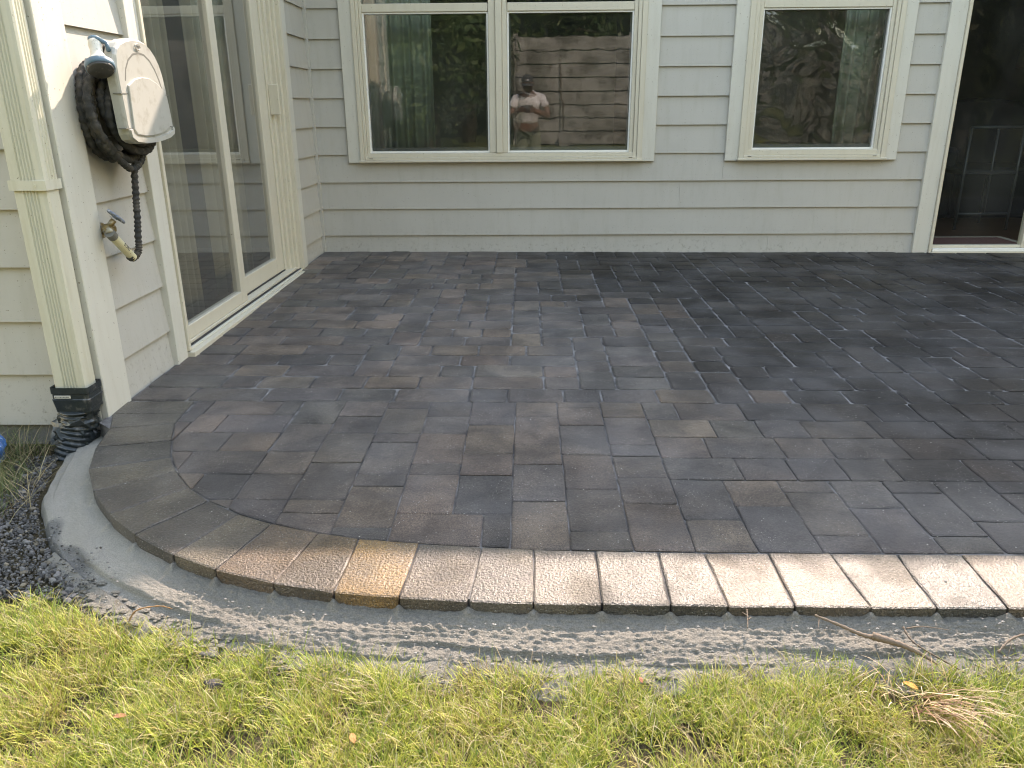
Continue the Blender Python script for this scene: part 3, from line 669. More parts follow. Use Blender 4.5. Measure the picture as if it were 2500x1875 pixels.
for a in ((-1.513,-1.4005,2.3195,2.3215),(-1.402,-1.4005,2.3216,2.40),(-1.513,-1.5115,2.3216,2.40)): m.box(*a,.742,.771)
m.bevbox(-1.440,-1.400,2.3165,2.3194,.7415,.7715,.0008); m.cyl((-1.432,2.3165,.757),(-1.432,2.3145,.757),.004,8)
m.build('strap',M_SPOUT,DS,fix=True)
# black adapter
def ring_prism(m,rings):
    n=len(rings[0]); v=[p for r in rings for p in r]; f=[(i*n+k,i*n+(k+1)%n,(i+1)*n+(k+1)%n,(i+1)*n+k) for i in range(len(rings)-1) for k in range(n)]; m.add(v,f)
def rr_rect(x0,x1,y0,y1,r,z):
    P=[]
    for cx_,cy_,a in ((x1-r,y0+r,-90),(x1-r,y1-r,0),(x0+r,y1-r,90),(x0+r,y0+r,180)):
        for k in range(5): t=R(a+k*22.5); P.append((cx_+r*math.cos(t),cy_+r*math.sin(t),z))
    return P
m=MB(); X0,X1,Y0,Y1=-1.518,-1.394,2.312,2.404
ring_prism(m,[rr_rect(X0+.003,X1-.003,Y0+.003,Y1-.003,.008,.131),rr_rect(X0,X1,Y0,Y1,.010,.133),rr_rect(X0,X1,Y0,Y1,.010,.112),rr_rect(X0+.002,X1-.002,Y0+.002,Y1-.002,.010,.110),rr_rect(X0+.002,X1-.002,Y0+.002,Y1-.002,.010,.094),rr_rect(X0+.0,X1-.0,Y0+.0,Y1-.0,.010,.092),rr_rect(X0+.003,X1-.004,Y0+.003,Y1-.003,.014,.06),rr_rect(X0+.008,X1-.012,Y0+.006,Y1-.006,.03,.03),rr_rect(X0+.008,X1-.02,Y0+.006,Y1-.006,.038,.0)])
ring_prism(m,[rr_rect(X0+.003,X1-.003,Y0+.003,Y1-.003,.008,.131),rr_rect(X0+.005,X1-.005,Y0+.005,Y1-.005,.008,.05)])
ADP=m.build('drain_adapter',M_BLACKPL,DS)
box('label_sticker',M_LABEL,ADP,X0+.014,X0+.066,Y0-.0012,Y0+.001,.098,.107)
m=MB(); 
for i in range(14): 
    w_=random.uniform(.0012,.003); m.box(X0+.016+i*.0033,X0+.016+i*.0033+w_*.7,Y0-.0018,Y0-.0013,.1005,.1045)
m.build('label_print',M_INK,ADP)
m=MB(); pts=[];rs=[]
for i in range(46):
    t=i/45; pts.append((-1.462-.045*t**1.5,2.352-.05*t*t,.05-.20*t)); rs.append(.052+.0045*math.sin(i*1.55)+.004*noise.noise((i*.7,0,0)))
m.tube(pts,.05,22,rs=rs); m.build('corrugated_pipe',M_BLACKPL,DS)
# crumpled black film around the pipe
m=MB(); v=[]
for j in range(9):
    for i in range(30):
        a=2*math.pi*i/30; rad=.060+.010*noise.noise((math.cos(a)*3,math.sin(a)*3,j*.7))*2+.001*j; z=.035-.012*j+.012*noise.noise((a*2,j,1)); v.append((-1.462+rad*math.cos(a)*1.05-.004*j,2.352+rad*math.sin(a)*.85,z))
f=[(j*30+i,j*30+(i+1)%30,(j+1)*30+(i+1)%30,(j+1)*30+i) for j in range(8) for i in range(30)]
m.add(v,f,smooth=False); m.build('plastic_wrap',M_BLACKPL,DS)

# ---------------------------------------------------------------- hose hanger with cover
HG=empty('hose_hanger',(XL,2.73,.86),label='beige plastic hose hanger with arched cover and grey black hose on side wall',cat='hose hanger')
XF=XL+.150
out=[(2.567,1.126),(2.580,1.145),(2.604,1.160),(2.644,1.172),(2.693,1.179),(2.740,1.179),(2.780,1.172),(2.815,1.158),(2.842,1.138),(2.864,1.112),(2.881,1.078),(2.893,1.03),(2.902,.98),(2.910,.93),(2.911,.905),(2.905,.888),(2.888,.878),(2.859,.870),(2.80,.862),(2.753,.859),(2.70,.857),(2.645,.859),(2.612,.864),(2.590,.873),(2.577,.890),(2.572,.92),(2.568,.98),(2.562,1.04),(2.560,1.09)]
cyc,czc=2.735,1.01
def coverrings():
    r=[]
    for sc,x in ((1.0,XF-.034),(1.0,XF-.010),(.985,XF-.004),(.96,XF)): r.append([(x,cyc+(y-cyc)*sc,czc+(z-czc)*sc) for y,z in out])
    return r
m=MB(); rg=coverrings(); n=len(out); v=[p for r in rg for p in r]; f=[(i*n+k,(i+1)*n+k,(i+1)*n+(k+1)%n,i*n+(k+1)%n) for i in range(3) for k in range(n)]+[tuple(3*n+k for k in range(n))]
v+=[(x-.003,y,z) for x,y,z in rg[0]]; m.add(v,f,smooth=False); COV=m.build('cover',M_COVER,HG,fix=True)
# raised rim arch & recessed panel built as proud rim around
def strip(name,line,wd,x0,x1,par,mat):
    m=MB(); v=[]; L=len(line)
    for i,(y,z) in enumerate(line):
        a=line[max(0,i-1)]; b=line[min(L-1,i+1)]; dy,dz=b[0]-a[0],b[1]-a[1]; l=math.hypot(dy,dz); ny,nz=-dz/l,dy/l
        for s in (-.5,.5): 
            for x in (x0,x1): v.append((x,y+ny*wd*s,z+nz*wd*s))
    f=[]
    for i in range(L-1):
        o=i*4; p=o+4; f+=[(o+1,p+1,p+3,o+3),(o,o+1,p+1,p)[::-1],(o+2,p+2,p+3,o+3)[::-1],(o,o+2,p+2,p)]
    f+=[(0,1,3,2),(4*L-4,4*L-2,4*L-1,4*L-3)]
    m.add(v,f); return m.build(name,mat,par,fix=True)
arch=[(2.606,1.050),(2.620,1.085),(2.645,1.112),(2.680,1.130),(2.720,1.137),(2.760,1.133),(2.795,1.117),(2.822,1.093),(2.845,1.060),(2.862,1.024)]
strip('groove',arch,.006,XF-.002,XF+.0004,HG,M_GREYPL)
# rim = outer band proud
flap=[(2.612,1.036),(2.66,1.056),(2.71,1.064),(2.76,1.062),(2.81,1.050),(2.868,1.022),(2.878,.915),(2.85,.897),(2.80,.887),(2.74,.882),(2.68,.882),(2.625,.888),(2.606,.905)]
m=MB(); m.prism(flap,lambda u,w,d:(d,u,w),XF-.002,XF+.006); o=m.build('flap',M_COVER,HG,fix=True); md=o.modifiers.new('b','BEVEL'); md.width=.0025; md.segments=2; md.limit_method='ANGLE'
for y0,y1,z in ((2.562,2.608,1.012),(2.868,2.905,1.012),(2.560,2.605,.908),(2.880,2.914,.908)): box('groove',M_GREYPL,HG,XF-.024,XF+.0012,y0,y1,z-.0015,z+.0015)
strip('lower_lip',[(2.585,.905),(2.590,.886),(2.615,.874),(2.68,.868),(2.74,.868),(2.80,.872),(2.86,.880),(2.892,.890),(2.897,.905)],.015,XF-.002,XF+.007,HG,M_COVER)
m=MB(); pts=[(XF+.003,2.718+.017*math.cos(a),1.155+.009*math.sin(a)) for a in np.linspace(0,2*math.pi,24,endpoint=False)]; m.tube(pts,.0011,6,closed=True); m.build('badge_ring',M_COVER,HG)
def text(name,body,size,mat,mw,par,ext=.0006):
    c=bpy.data.curves.new(name,'FONT'); c.body=body; c.size=size; c.align_x='CENTER'; c.align_y='CENTER'; c.extrude=ext
    o=bpy.data.objects.new(name,c); COL.objects.link(o); bpy.context.view_layer.update()
    me=bpy.data.meshes.new_from_object(o); bpy.data.objects.remove(o); me.transform(mw); me.materials.append(mat); o=bpy.data.objects.new(name,me); COL.objects.link(o); setpar(o,par); return o
text('badge_letters','AMES',.011,M_GREYPL,Matrix(((0,0,1,XF+.0055),(1,0,0,2.718),(0,1,0,1.155),(0,0,0,1))),HG)
box('back_plate',M_COVER,HG,XL+.002,XL+.02,2.66,2.82,.88,1.12,b=.003); box('bracket',M_COVER,HG,XL+.02,XF-.05,2.69,2.79,.96,1.06,b=.006)
# ---------------------------------------------------------------- hose
HS=empty('garden_hose',(XL+.07,2.7,.8),label='black crinkled fabric hose coiled on the hanger with a blue spray nozzle',cat='hose')
def crink(pts,r,seed,amp=.16,fr=1.9):
    rs=[]; d=0
    for i,p in enumerate(pts): rs.append(r*(1+amp*math.sin(i*fr+1.2*math.sin(i*.37+seed))+.10*noise.noise((i*.35,seed,0))))
    return rs
def cat(pts,n):
    out_=[]; P=[Vector(p) for p in pts]; P=[P[0]]+P+[P[-1]]
    for k in range(1,len(P)-2):
        for i in range(n):
            t=i/n; a,b,c,d=P[k-1],P[k],P[k+1],P[k+2]; out_.append(.5*((2*b)+(c-a)*t+(2*a-5*b+4*c-d)*t*t+(3*b-a-3*c+d)*t**3))
    out_.append(P[-2]); return out_
hr=random.Random(2)
for q in range(7):
    x=XL+.022+q*.0152; ry=.186-.009*abs(q-2.6)+hr.uniform(-.008,.008); rz=.158-.008*abs(q-2)+hr.uniform(-.01,.01); cy0=2.728+hr.uniform(-.010,.010)+(.02 if q>3 else -.006); cz0=.985+hr.uniform(-.006,.006); ph=hr.random()*6
    pts=[]
    for i in range(150):
        a=2*math.pi*i/150; ee=1.0+.05*math.sin(2*a+ph)
        yy=cy0+ry*math.cos(a)*ee; zz=cz0+rz*math.sin(a)*(1.12 if math.sin(a)<0 else .86)
        pts.append((x+.005*math.sin(3*a+ph),yy,zz))
    m=MB(); m.tube(pts,.0128,10,closed=True,rs=crink(pts,.0128,q,.17,1.5)); m.build('hose_coil',M_HOSE,HS)
for pts0,nm in (([(-1.35,2.56,.875),(-1.335,2.60,.838),(-1.33,2.65,.800),(-1.33,2.70,.777),(-1.33,2.75,.785),(-1.33,2.79,.810),(-1.335,2.81,.85),(-1.34,2.80,.90)],'hose_loop'),([(-1.345,2.75,.88),(-1.335,2.742,.83),(-1.332,2.735,.79),(-1.335,2.728,.76),(-1.338,2.722,.70),(-1.34,2.716,.657),(-1.34,2.708,.61),(-1.342,2.698,.56),(-1.342,2.690,.52),(-1.344,2.682,.500),(-1.350,2.666,.487),(-1.352,2.648,.486),(-1.352,2.634,.494)],'hose_tail')):
    pts=cat(pts0,12); m=MB(); m.tube(pts,.0115,10,rs=crink(pts,.0112,3,.17,1.55)); m.build(nm,M_HOSE,HS)
# nozzle hung beside the cover
NZ=(lambda *a:a)
m=MB(); a0=Vector((-1.31,2.56,1.150)); a1=Vector((-1.285,2.52,1.080)); ax=(a1-a0).normalized()
def along(t): return a0+ax*t
L=(a1-a0).length
m.tube([along(t) for t in (-.012,0,.012,.030,.048,.062,.070)],.02,18,rs=[.018,.020,.018,.018,.024,.036,.040]); noz=m.build('spray_nozzle',M_NOZW,HS)
m=MB(); m.tube([along(t) for t in (.066,.068,.084,.086)],.02,20,rs=[.038,.0425,.0415,.038]); m.build('nozzle_ring',M_NOZB,noz)
m=MB(); m.tube([along(t) for t in (.085,.092)],.02,20,rs=[.0395,.035]); 
m.build('nozzle_face',M_NOZD,noz)
m=MB(); m.tube([along(-.018)+Vector((.0,-.008,.004)),along(-.012)+Vector((.012,-.006,.008)),along(.0)+Vector((.03,.01,.006)),along(.02)+Vector((.032,.012,0))],.007,8); m.tube([along(-.022),along(-.010)],.0175,14); m.build('trigger',M_NOZB,noz)
pts=cat([along(-.004),along(.004)+Vector((.01,.03,-.005)),Vector((-1.29,2.60,1.10)),Vector((-1.31,2.62,1.03))],8); m=MB(); m.tube(pts,.011,10,rs=crink(pts,.011,3,.1)); m.build('hose_end',M_HOSE,HS)
# cream pvc sleeve with printed letters
m=MB(); s0=Vector((-1.356,2.545,.583)); s1=Vector((-1.352,2.655,.486)); sx=(s1-s0).normalized()
m.tube([s0+sx*.018,s0+sx*.05,s1],.0145,18,rs=[.0150,.0145,.0145],smooth=False); SLV=m.build('pvc_sleeve',M_PVC,HS)
m=MB(); m.tube([s0-sx*.006,s0+sx*.0185],.0165,18,smooth=False); m.build('coupling',M_GREYPL,HS)
zz=Vector((1,0,0)); yy=zz.cross(sx).normalized(); 
mw=Matrix(((sx.x,yy.x,zz.x,0),(sx.y,yy.y,zz.y,0),(sx.z,yy.z,zz.z,0),(0,0,0,1))); mw.translation=s0+sx*.082+zz*.0143
text('sleeve_print','FORT',.016,M_INK,mw,SLV)
# spigot
SG=empty('spigot',(XL,2.59,.60),label='old brass spigot with blue grey round handle low on the side wall',cat='tap')
m=MB(); m.tube([(XL-.004,2.588,.588),(XL+.006,2.588,.588)],.024,14,rs=[.028,.024],smooth=False); m.build('flange',M_BRASS,SG)
m=MB(); m.tube([(XL+.004,2.586,.590),(XL+.03,2.567,.596),(XL+.052,2.556,.596)],.014,12,rs=[.012,.017,.018]); m.tube([(XL+.044,2.556,.606),(XL+.060,2.562,.625)],.010,10); m.tube([(XL+.045,2.556,.60),s0-sx*.004],.0125,12); m.build('valve_body',M_BRASS,SG)
m=MB(); hc=Vector((XL+.068,2.566,.636)); hn=Vector((.55,.45,.70)).normalized(); hu=hn.orthogonal().normalized(); hw=hn.cross(hu)
ring=[hc+(hu*math.cos(a)+hw*math.sin(a))*(.026+.0035*math.cos(8*a)) for a in np.linspace(0,2*math.pi,64,endpoint=False)]
m.tube(ring,.0048,8,closed=True)
for k in range(4): a=k*math.pi/2; m.tube([hc+(hu*math.cos(a)+hw*math.sin(a))*.025,hc],.0036,6)
m.cyl(hc-hn*.008,hc+hn*.006,.0085,12); m.build('handle_wheel',M_BLUEMETAL,SG)

# ---------------------------------------------------------------- things inside the right hand room
RG=empty('rug',(3.2,5.75,.013),label='dull red rug with pale border just inside the right glass door',cat='rug')
box('rug_field',M_RUG,RG,2.65,3.55,D+.14,6.02,.0125,.020); box('rug_border',M_RUGB,RG,2.62,3.60,6.021,6.06,.0125,.0215); box('rug_border',M_RUGB,RG,3.551,3.60,D+.14,6.0205,.0125,.0215)
CH=empty('chair',(3.72,6.6,0),label='pale metal framed chair behind the right glass door',cat='chair')
for lx in (3.45,3.86):
    for ly in (6.45,6.85): m=MB(); m.tube([(lx,ly,.012),(lx,ly,.80 if ly<6.5 else .45)],.012,8); m.build('leg',M_CHAIRM,CH)
m=MB(); m.tube([(3.45,6.45,.80),(3.86,6.45,.80)],.012,8); m.tube([(3.45,6.45,.14),(3.86,6.45,.14)],.010,8); m.tube([(3.66,6.45,.14),(3.66,6.45,.80)],.009,8); m.build('back_frame',M_CHAIRM,CH); box('seat',M_FURN,CH,3.44,3.87,6.44,6.86,.44,.48,b=.01)
AR=empty('armchair',(4.2,7.6,0),label='dark rounded armchair in the shade behind the metal chair',cat='armchair')
m=MB(); 
for j in range(9):
    pass
prof=[(3.62+.0,.012),(4.85,.012),(4.85,.62),(4.78,.86),(4.55,1.0),(4.2,1.03),(3.9,1.0),(3.70,.86),(3.62,.62)]
m.prism(prof,lambda u,w,d:(u,d,w),7.75,7.95); o=m.build('backrest',M_FURN,AR,fix=True); md=o.modifiers.new('b','BEVEL'); md.width=.04; md.segments=3
box('seat',M_FURN,AR,3.75,4.72,7.15,7.75,.012,.45,b=.04); box('arm',M_FURN,AR,3.62,3.76,7.12,7.76,.012,.62,b=.04); box('arm',M_FURN,AR,4.71,4.85,7.12,7.76,.012,.62,b=.04)
LP=empty('floor_lamp',(4.45,7.3,0),label='floor lamp with pale drum shade behind the right glass door',cat='lamp')
m=MB(); m.tube([(4.45,7.3,1.27),(4.45,7.3,1.60)],.2,28,rs=[.235,.20],cap=False); o=m.build('lamp_shade',M_SHADE,LP); md=o.modifiers.new('t','SOLIDIFY'); md.thickness=.003
m=MB(); m.tube([(4.45,7.3,.014),(4.45,7.3,.03)],.14,20); m.tube([(4.45,7.3,.03),(4.45,7.3,1.62)],.012,8); m.build('lamp_stand',M_FURN,LP)
TB=empty('side_table',(-2.3,3.9,0),label='low pale cabinet inside the left sliding door',cat='cabinet')
box('cabinet_body',M_INWALL,TB,-3.1,-2.6,2.9,5.2,.02,.70,b=.01); box('cabinet_top',M_TRIM,TB,-3.12,-2.58,2.88,5.22,.7005,.73,b=.005)

# ---------------------------------------------------------------- grass
def blades(n,xf,yf,keep,lmin,lmax,wd,cols,name,mat,label=None,cat=None,lean=(.5,1.25),parent=None,kind='stuff',dirbias=None,zoff=0,seed=1):
    r=np.random.default_rng(seed); X=[];Y=[]
    while len(X)<n:
        x=r.uniform(*xf,size=n*2); y=r.uniform(*yf,size=n*2); k=keep(x,y,r)
        X+=list(x[k]);Y+=list(y[k])
    X=np.array(X[:n]);Y=np.array(Y[:n]); Z=np.array([lz(a,b) for a,b in zip(X,Y)])+zoff-.004
    cl=np.array([noise.noise((a*5,b*5,11)) for a,b in zip(X,Y)]); cl2=np.array([noise.noise((a*13,b*13,4)) for a,b in zip(X,Y)])
    az=r.uniform(0,2*np.pi,n); 
    if dirbias is not None: az=dirbias+r.normal(0,.45,n)
    else: az=az*.9+cl*2.0
    ln=r.uniform(lmin,lmax,n)*(1+.35*cl2); le=r.uniform(lean[0],lean[1],n); w=wd*r.uniform(.6,1.3,n)
    dx,dy=np.cos(az),np.sin(az); px,py=-dy,dx; tw=r.uniform(-.6,.6,n)
    px,py=px*np.cos(tw)-py*np.sin(tw),px*np.sin(tw)+py*np.cos(tw)
    S=[0,.38,.72,1.0]; verts=np.zeros((n,7,3)); hx=np.zeros(n);hz=np.zeros(n); prev=0; k=0
    for i,s in enumerate(S):
        if i: 
            ang=le*(.35+.75*s); seg=(s-prev)*ln; hx=hx+np.sin(ang)*seg; hz=hz+np.cos(ang)*seg; prev=s
        wi=w*(1-.75*s)*.5
        cxp=X+dx*hx; cyp=Y+dy*hx; cz=Z+hz
        if i<3:
            verts[:,k,0]=cxp+px*wi; verts[:,k,1]=cyp+py*wi; verts[:,k,2]=cz; verts[:,k+1,0]=cxp-px*wi; verts[:,k+1,1]=cyp-py*wi; verts[:,k+1,2]=cz; k+=2
        else: verts[:,k,0]=cxp;verts[:,k,1]=cyp;verts[:,k,2]=cz
    verts[:,:,2]=np.maximum(verts[:,:,2],Z[:,None]+.001)
    C=np.array(cols); p=r.random(n)+cl*.35; idx=np.clip((p*len(C)).astype(int),0,len(C)-1); c=C[idx]*r.uniform(.75,1.25,(n,1))
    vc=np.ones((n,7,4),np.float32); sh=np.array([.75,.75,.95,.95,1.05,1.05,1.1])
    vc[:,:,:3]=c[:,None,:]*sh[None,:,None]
    base=(np.arange(n)*7)[:,None]; quads=np.concatenate([base+np.array([0,1,3,2]),base+np.array([2,3,5,4])],0); tris=base+np.array([4,5,6])
    me=bpy.data.meshes.new(name); nv=n*7; me.vertices.add(nv); me.vertices.foreach_set('co',verts.reshape(-1)); 
    loops=np.concatenate([quads.reshape(-1),tris.reshape(-1)]); me.loops.add(len(loops)); me.loops.foreach_set('vertex_index',loops.astype(np.int32))
    nq=len(quads); starts=np.concatenate([np.arange(nq)*4, nq*4+np.arange(n)*3]); me.polygons.add(nq+n); me.polygons.foreach_set('loop_start',starts.astype(np.int32))
    me.update(calc_edges=True); me.validate()
    ca=me.color_attributes.new('Col','FLOAT_COLOR','POINT'); ca.data.foreach_set('color',vc.reshape(-1)); me.materials.append(mat)
    o=bpy.data.objects.new(name,me); COL.objects.link(o); return tag(o,label=label,cat=cat,kind=kind)
# kerb outer edge as y(x)
kx=np.array([k[1][0] for k in KB]); ky=np.array([k[1][1] for k in KB]); od=np.argsort(kx); kx=kx[od]; ky=ky[od]
def edge(x): return np.interp(x,kx,ky)
_nx=np.linspace(-3,3,1200); _nw=np.array([.035*noise.noise((a*4.2,0,3))+.03*noise.noise((a*13,0,3)) for a in _nx])
_gx=np.array([-2.6, -1.45, -1.3, -1.191, -1.101, -0.958, -0.789, -0.636, -0.477, -0.357, -0.222, -0.036, 0.056, 0.174, 0.242, 0.287, 0.346, 0.422, 0.563, 0.65, 0.783, 1.012, 1.2, 2.7]); _gy=np.array([1.5, 1.49, 1.47, 1.486, 1.514, 1.445, 1.414, 1.352, 1.339, 1.318, 1.298, 1.293, 1.28, 1.27, 1.303, 1.296, 1.267, 1.284, 1.324, 1.286, 1.28, 1.345, 1.31, 1.3])
def gtop(x): return np.interp(x,_gx,_gy)-.026+np.interp(x,_nx,_nw)*.35
GR=[(.13,.21,.022),(.22,.28,.03),(.34,.37,.045),(.28,.33,.035),(.40,.41,.06),(.44,.45,.08),(.50,.46,.14),(.38,.30,.10)]
def kp(x,y,r):
    lim=gtop(x); 
    
    d=np.array([noise.noise((a*9,b*9,7))+.5*noise.noise((a*23,b*23,2)) for a,b in zip(x[:],y[:])]) if len(x)<400000 else 0
    return (y<lim+r.normal(0,.010,len(x)))&(r.random(len(x))<np.clip(.80+d*1.7,.15,1))
blades(125000,(-1.8,1.8),(.78,1.55),kp,.022,.058,.0019,GR,'grass',M_GRASS,'short trodden yellow green lawn grass in front of the mortar kerb','grass',lean=(.5,1.4),seed=3)
blades(4500,(-1.8,1.8),(.62,1.52),kp,.045,.085,.0022,[(.24,.34,.05),(.30,.38,.06),(.20,.30,.05),(.36,.36,.08)],'tall_grass',M_GRASS,'longer bright green grass blades scattered over the lawn','grass',lean=(.2,.9),seed=9)
blades(16000,(-1.8,1.8),(.62,1.52),kp,.025,.070,.0016,[(.36,.30,.14),(.30,.22,.10),(.42,.37,.21),(.18,.12,.055)],'dead_grass',M_STRAW,'dry straw coloured blades lying through the lawn','grass',lean=(1.1,1.5),zoff=.012,seed=12)
# sparse thick turf further out of frame
blades(26000,(-2.6,2.8),(-.9,.66),lambda x,y,r:y<.66,.03,.06,.004,GR,'grass_behind',M_GRASS,'lawn grass around and behind the place where the photographer stands','grass',seed=5)
# shaded tufts by the downspout
def kl(x,y,r):
    lim=np.interp(y,[1.45,1.55,1.7,1.85,2.0,2.2,2.38],[-1.50,-1.50,-1.46,-1.44,-1.47,-1.56,-1.60])
    return (x<lim+r.normal(0,.02,len(x)))
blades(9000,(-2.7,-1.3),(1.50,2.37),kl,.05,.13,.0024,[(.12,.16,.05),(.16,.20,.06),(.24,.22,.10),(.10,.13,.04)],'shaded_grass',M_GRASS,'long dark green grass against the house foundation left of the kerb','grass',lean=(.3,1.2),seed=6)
blades(1100,(-2.1,-1.22),(1.50,2.36),lambda x,y,r:kl(x-.05,y,r),.09,.20,.0026,[(.44,.36,.19),(.36,.28,.14),(.30,.22,.12)],'dry_stalks',M_STRAW,'dry brown grass stalks fallen over the gravel left of the kerb','dry grass',lean=(.9,1.45),seed=8)
# gravel at the left of the kerb
def gravel():
    m=MB(); r=random.Random(4); bm=bmesh.new(); bmesh.ops.create_icosphere(bm,subdivisions=1,radius=1); bv=[v.co.copy() for v in bm.verts]; bf=[[v.index for v in f.verts] for f in bm.faces]; bm.free()
    n=0
    while n<9000:
        x=r.uniform(-1.85,-.80); y=r.uniform(1.40,2.35)
        d=y-float(edge(x)) if x>-1.6 else -1
        inside = (x<-1.0 and 1.50<y<2.3 and (x< float(np.interp(y,[1.5,1.655,1.82,1.98,2.14,2.3],[-.99,-1.17,-1.30,-1.40,-1.46,-1.52]))))
        fr=(x>=-1.2 and y<edge(x)+.01 and y>edge(x)-.08 and r.random()<.6)
        if not(inside or fr): continue
        if x<-1.62 and r.random()<.7: continue
        s=r.choice((.0018,.0024,.003,.0042)) if r.random()<.97 else .008
        z=lz(x,y)+s*.4+.004; g=r.choice((.09,.11,.15,.08,.20,.06)); col=(g*1.04,g,g*.95,1) if r.random()<.8 else (g*1.3,g*1.1,g*.8,1)
        rot=Matrix.Rotation(r.uniform(0,6.3),3,(r.random(),r.random(),r.random()+.1)); sc=Vector((s*r.uniform(.8,1.6),s*r.uniform(.7,1.2),s*r.uniform(.5,.9)))
        m.add([rot@Vector((v.x*sc.x,v.y*sc.y,v.z*sc.z))+Vector((x,y,z)) for v in bv],bf,col); n+=1
    for _ in range(1000):      # dark grit washed over the left end of the kerb
        i=r.randrange(2,8); t=r.random(); u=r.random()**.8; a,b=KB[i],KB[i+1]
        bx=a[0][0]+(b[0][0]-a[0][0])*t; by=a[0][1]+(b[0][1]-a[0][1])*t; ex=a[1][0]+(b[1][0]-a[1][0])*t; ey=a[1][1]+(b[1][1]-a[1][1])*t
        x=bx+(ex-bx)*u; y=by+(ey-by)*u
        if noise.noise((x*7,y*7,2))<.10+.12*r.random(): continue
        s=r.choice((.0014,.002,.0028)); g=r.choice((.05,.08,.12,.20)); z=-.046-.029*u/.86+s*.3+.006*noise.noise((0,0,0))
        m.add([(x+v.x*s*r.uniform(.8,1.5),y+v.y*s,z+v.z*s*.7) for v in bv],bf,(g*1.03,g,g*.95,1))
    return m.build('gravel',M_GRAVEL,kind='stuff',label='dark crushed gravel between the kerb and the grass at left',cat='gravel')
gravel()
def crumbs():
    m=MB(); r=random.Random(14); bm=bmesh.new(); bmesh.ops.create_icosphere(bm,subdivisions=1,radius=1); bv=[v.co.copy() for v in bm.verts]; bf=[[v.index for v in f.verts] for f in bm.faces]; bm.free()
    for _ in range(1500):
        if r.random()<.5:
            x=r.uniform(-1.1,1.6); y=float(edge(x))+r.uniform(-.05,.10); 
            t=(y-edge(x))/.14; z=-.075+.05*max(0,t)+.003 if t>0 else lz(x,y)+.008; g=r.uniform(.16,.30)
        else:
            x=r.uniform(-1.2,2.2); y=r.uniform(1.45,3.4)
            if y<1.62 and x<-.4: continue
            z=gz(x,y)+.0012; g=r.uniform(.25,.6)
            if x<-1.0 and y<2.2: continue
        s=r.choice((.0012,.0016,.002,.003)) if z<-.02 else r.choice((.0008,.0011,.0015))
        m.add([(x+v.x*s*r.uniform(.9,1.5),y+v.y*s,z+v.z*s*.7) for v in bv],bf,(g,g*.97,g*.9,1))
    return m.build('mortar_crumbs',M_GRAVEL,kind='stuff',label='pale crumbs of mortar and sand scattered on kerb and paving',cat='crumbs')
crumbs()
def clods():
    m=MB(); r=random.Random(24)
    for _ in range(300):
        x=r.uniform(-1.05,1.5) if r.random()<.45 else r.uniform(-1.05,-.35); t=r.uniform(-.05,.03); y=float(edge(x))+.02+t; z=-.080+.15*max(0,t)
        s=r.choice((.003,.004,.006,.008)); bm=bmesh.new(); bmesh.ops.create_icosphere(bm,subdivisions=1,radius=1); o=Vector((r.random()*50,0,0))
        g=r.uniform(.24,.34)
        m.add([(x+v.co.x*s*1.5*(1+1.1*noise.noise(v.co*1.9+o)),y+v.co.y*s*(1+1.1*noise.noise(v.co*2.3+o)),z-.002+v.co.z*s*.55) for v in bm.verts],[[v.index for v in f.verts] for f in bm.faces],(1,0,0,1)); bm.free()
    return m.build('mortar_clods',M_MORTAR,kind='stuff',label='lumps of dried mortar along the ragged outer edge of the kerb',cat='mortar lumps')
clods()
# twigs / roots on the kerb at the right
def twig(pts,r0,r1,label,col=(.20,.15,.11,1),n=10,name='root',side=()):
    P=cat(pts,n); m=MB(); m.tube(P,r0,8,col,rs=[r0+(r1-r0)*i/(len(P)-1)+.0006*math.sin(i*1.7) for i in range(len(P))])
    for s in side: Q=cat(s,6); m.tube(Q,.001,6,col,rs=[.0016-.0011*i/(len(Q)-1) for i in range(len(Q))])
    return m.build(name,M_TWIG,label=label,cat='root')
twig([(.592,1.375,-.030),(.635,1.350,-.036),(.668,1.327,-.040),(.690,1.318,-.041)],.0022,.005,'thin root lying on the mortar kerb, thickening to a brown knot',side=([(.60,1.37,-.033),(.59,1.345,-.04)],))
twig([(.688,1.319,-.038),(.715,1.307,-.040),(.745,1.297,-.046),(.775,1.283,-.056),(.80,1.272,-.07)],.0085,.0022,'knotted thick brown root half bedded in the kerb, right of centre')
twig([(.760,1.345,-.036),(.765,1.318,-.046),(.785,1.298,-.055),(.815,1.280,-.066),(.85,1.262,-.08)],.0022,.0014,'forked thin root running from the kerb into the grass',side=([(.765,1.342,-.037),(.80,1.346,-.035),(.85,1.337,-.037)],))
twig([(.93,1.300,-.060),(.965,1.322,-.046),(1.01,1.333,-.042),(1.08,1.322,-.044),(1.2,1.31,-.05)],.0022,.0018,'brown root arching over the kerb at the right edge')
twig([(.455,1.385,-.024),(.452,1.365,-.030),(.446,1.340,-.036)],.0018,.0009,'small forked twig on the kerb below the bright pavers',name='twig',side=([(.452,1.37,-.028),(.444,1.378,-.026)],[(.453,1.36,-.03),(.460,1.368,-.03)]))
twig([(-.86,1.405,-.085),(-.845,1.42,-.06),(-.80,1.43,-.055),(-.77,1.428,-.06)],.0022,.001,'small orange brown twig standing at the left end of the lit kerb',col=(.36,.20,.09,1),name='twig')
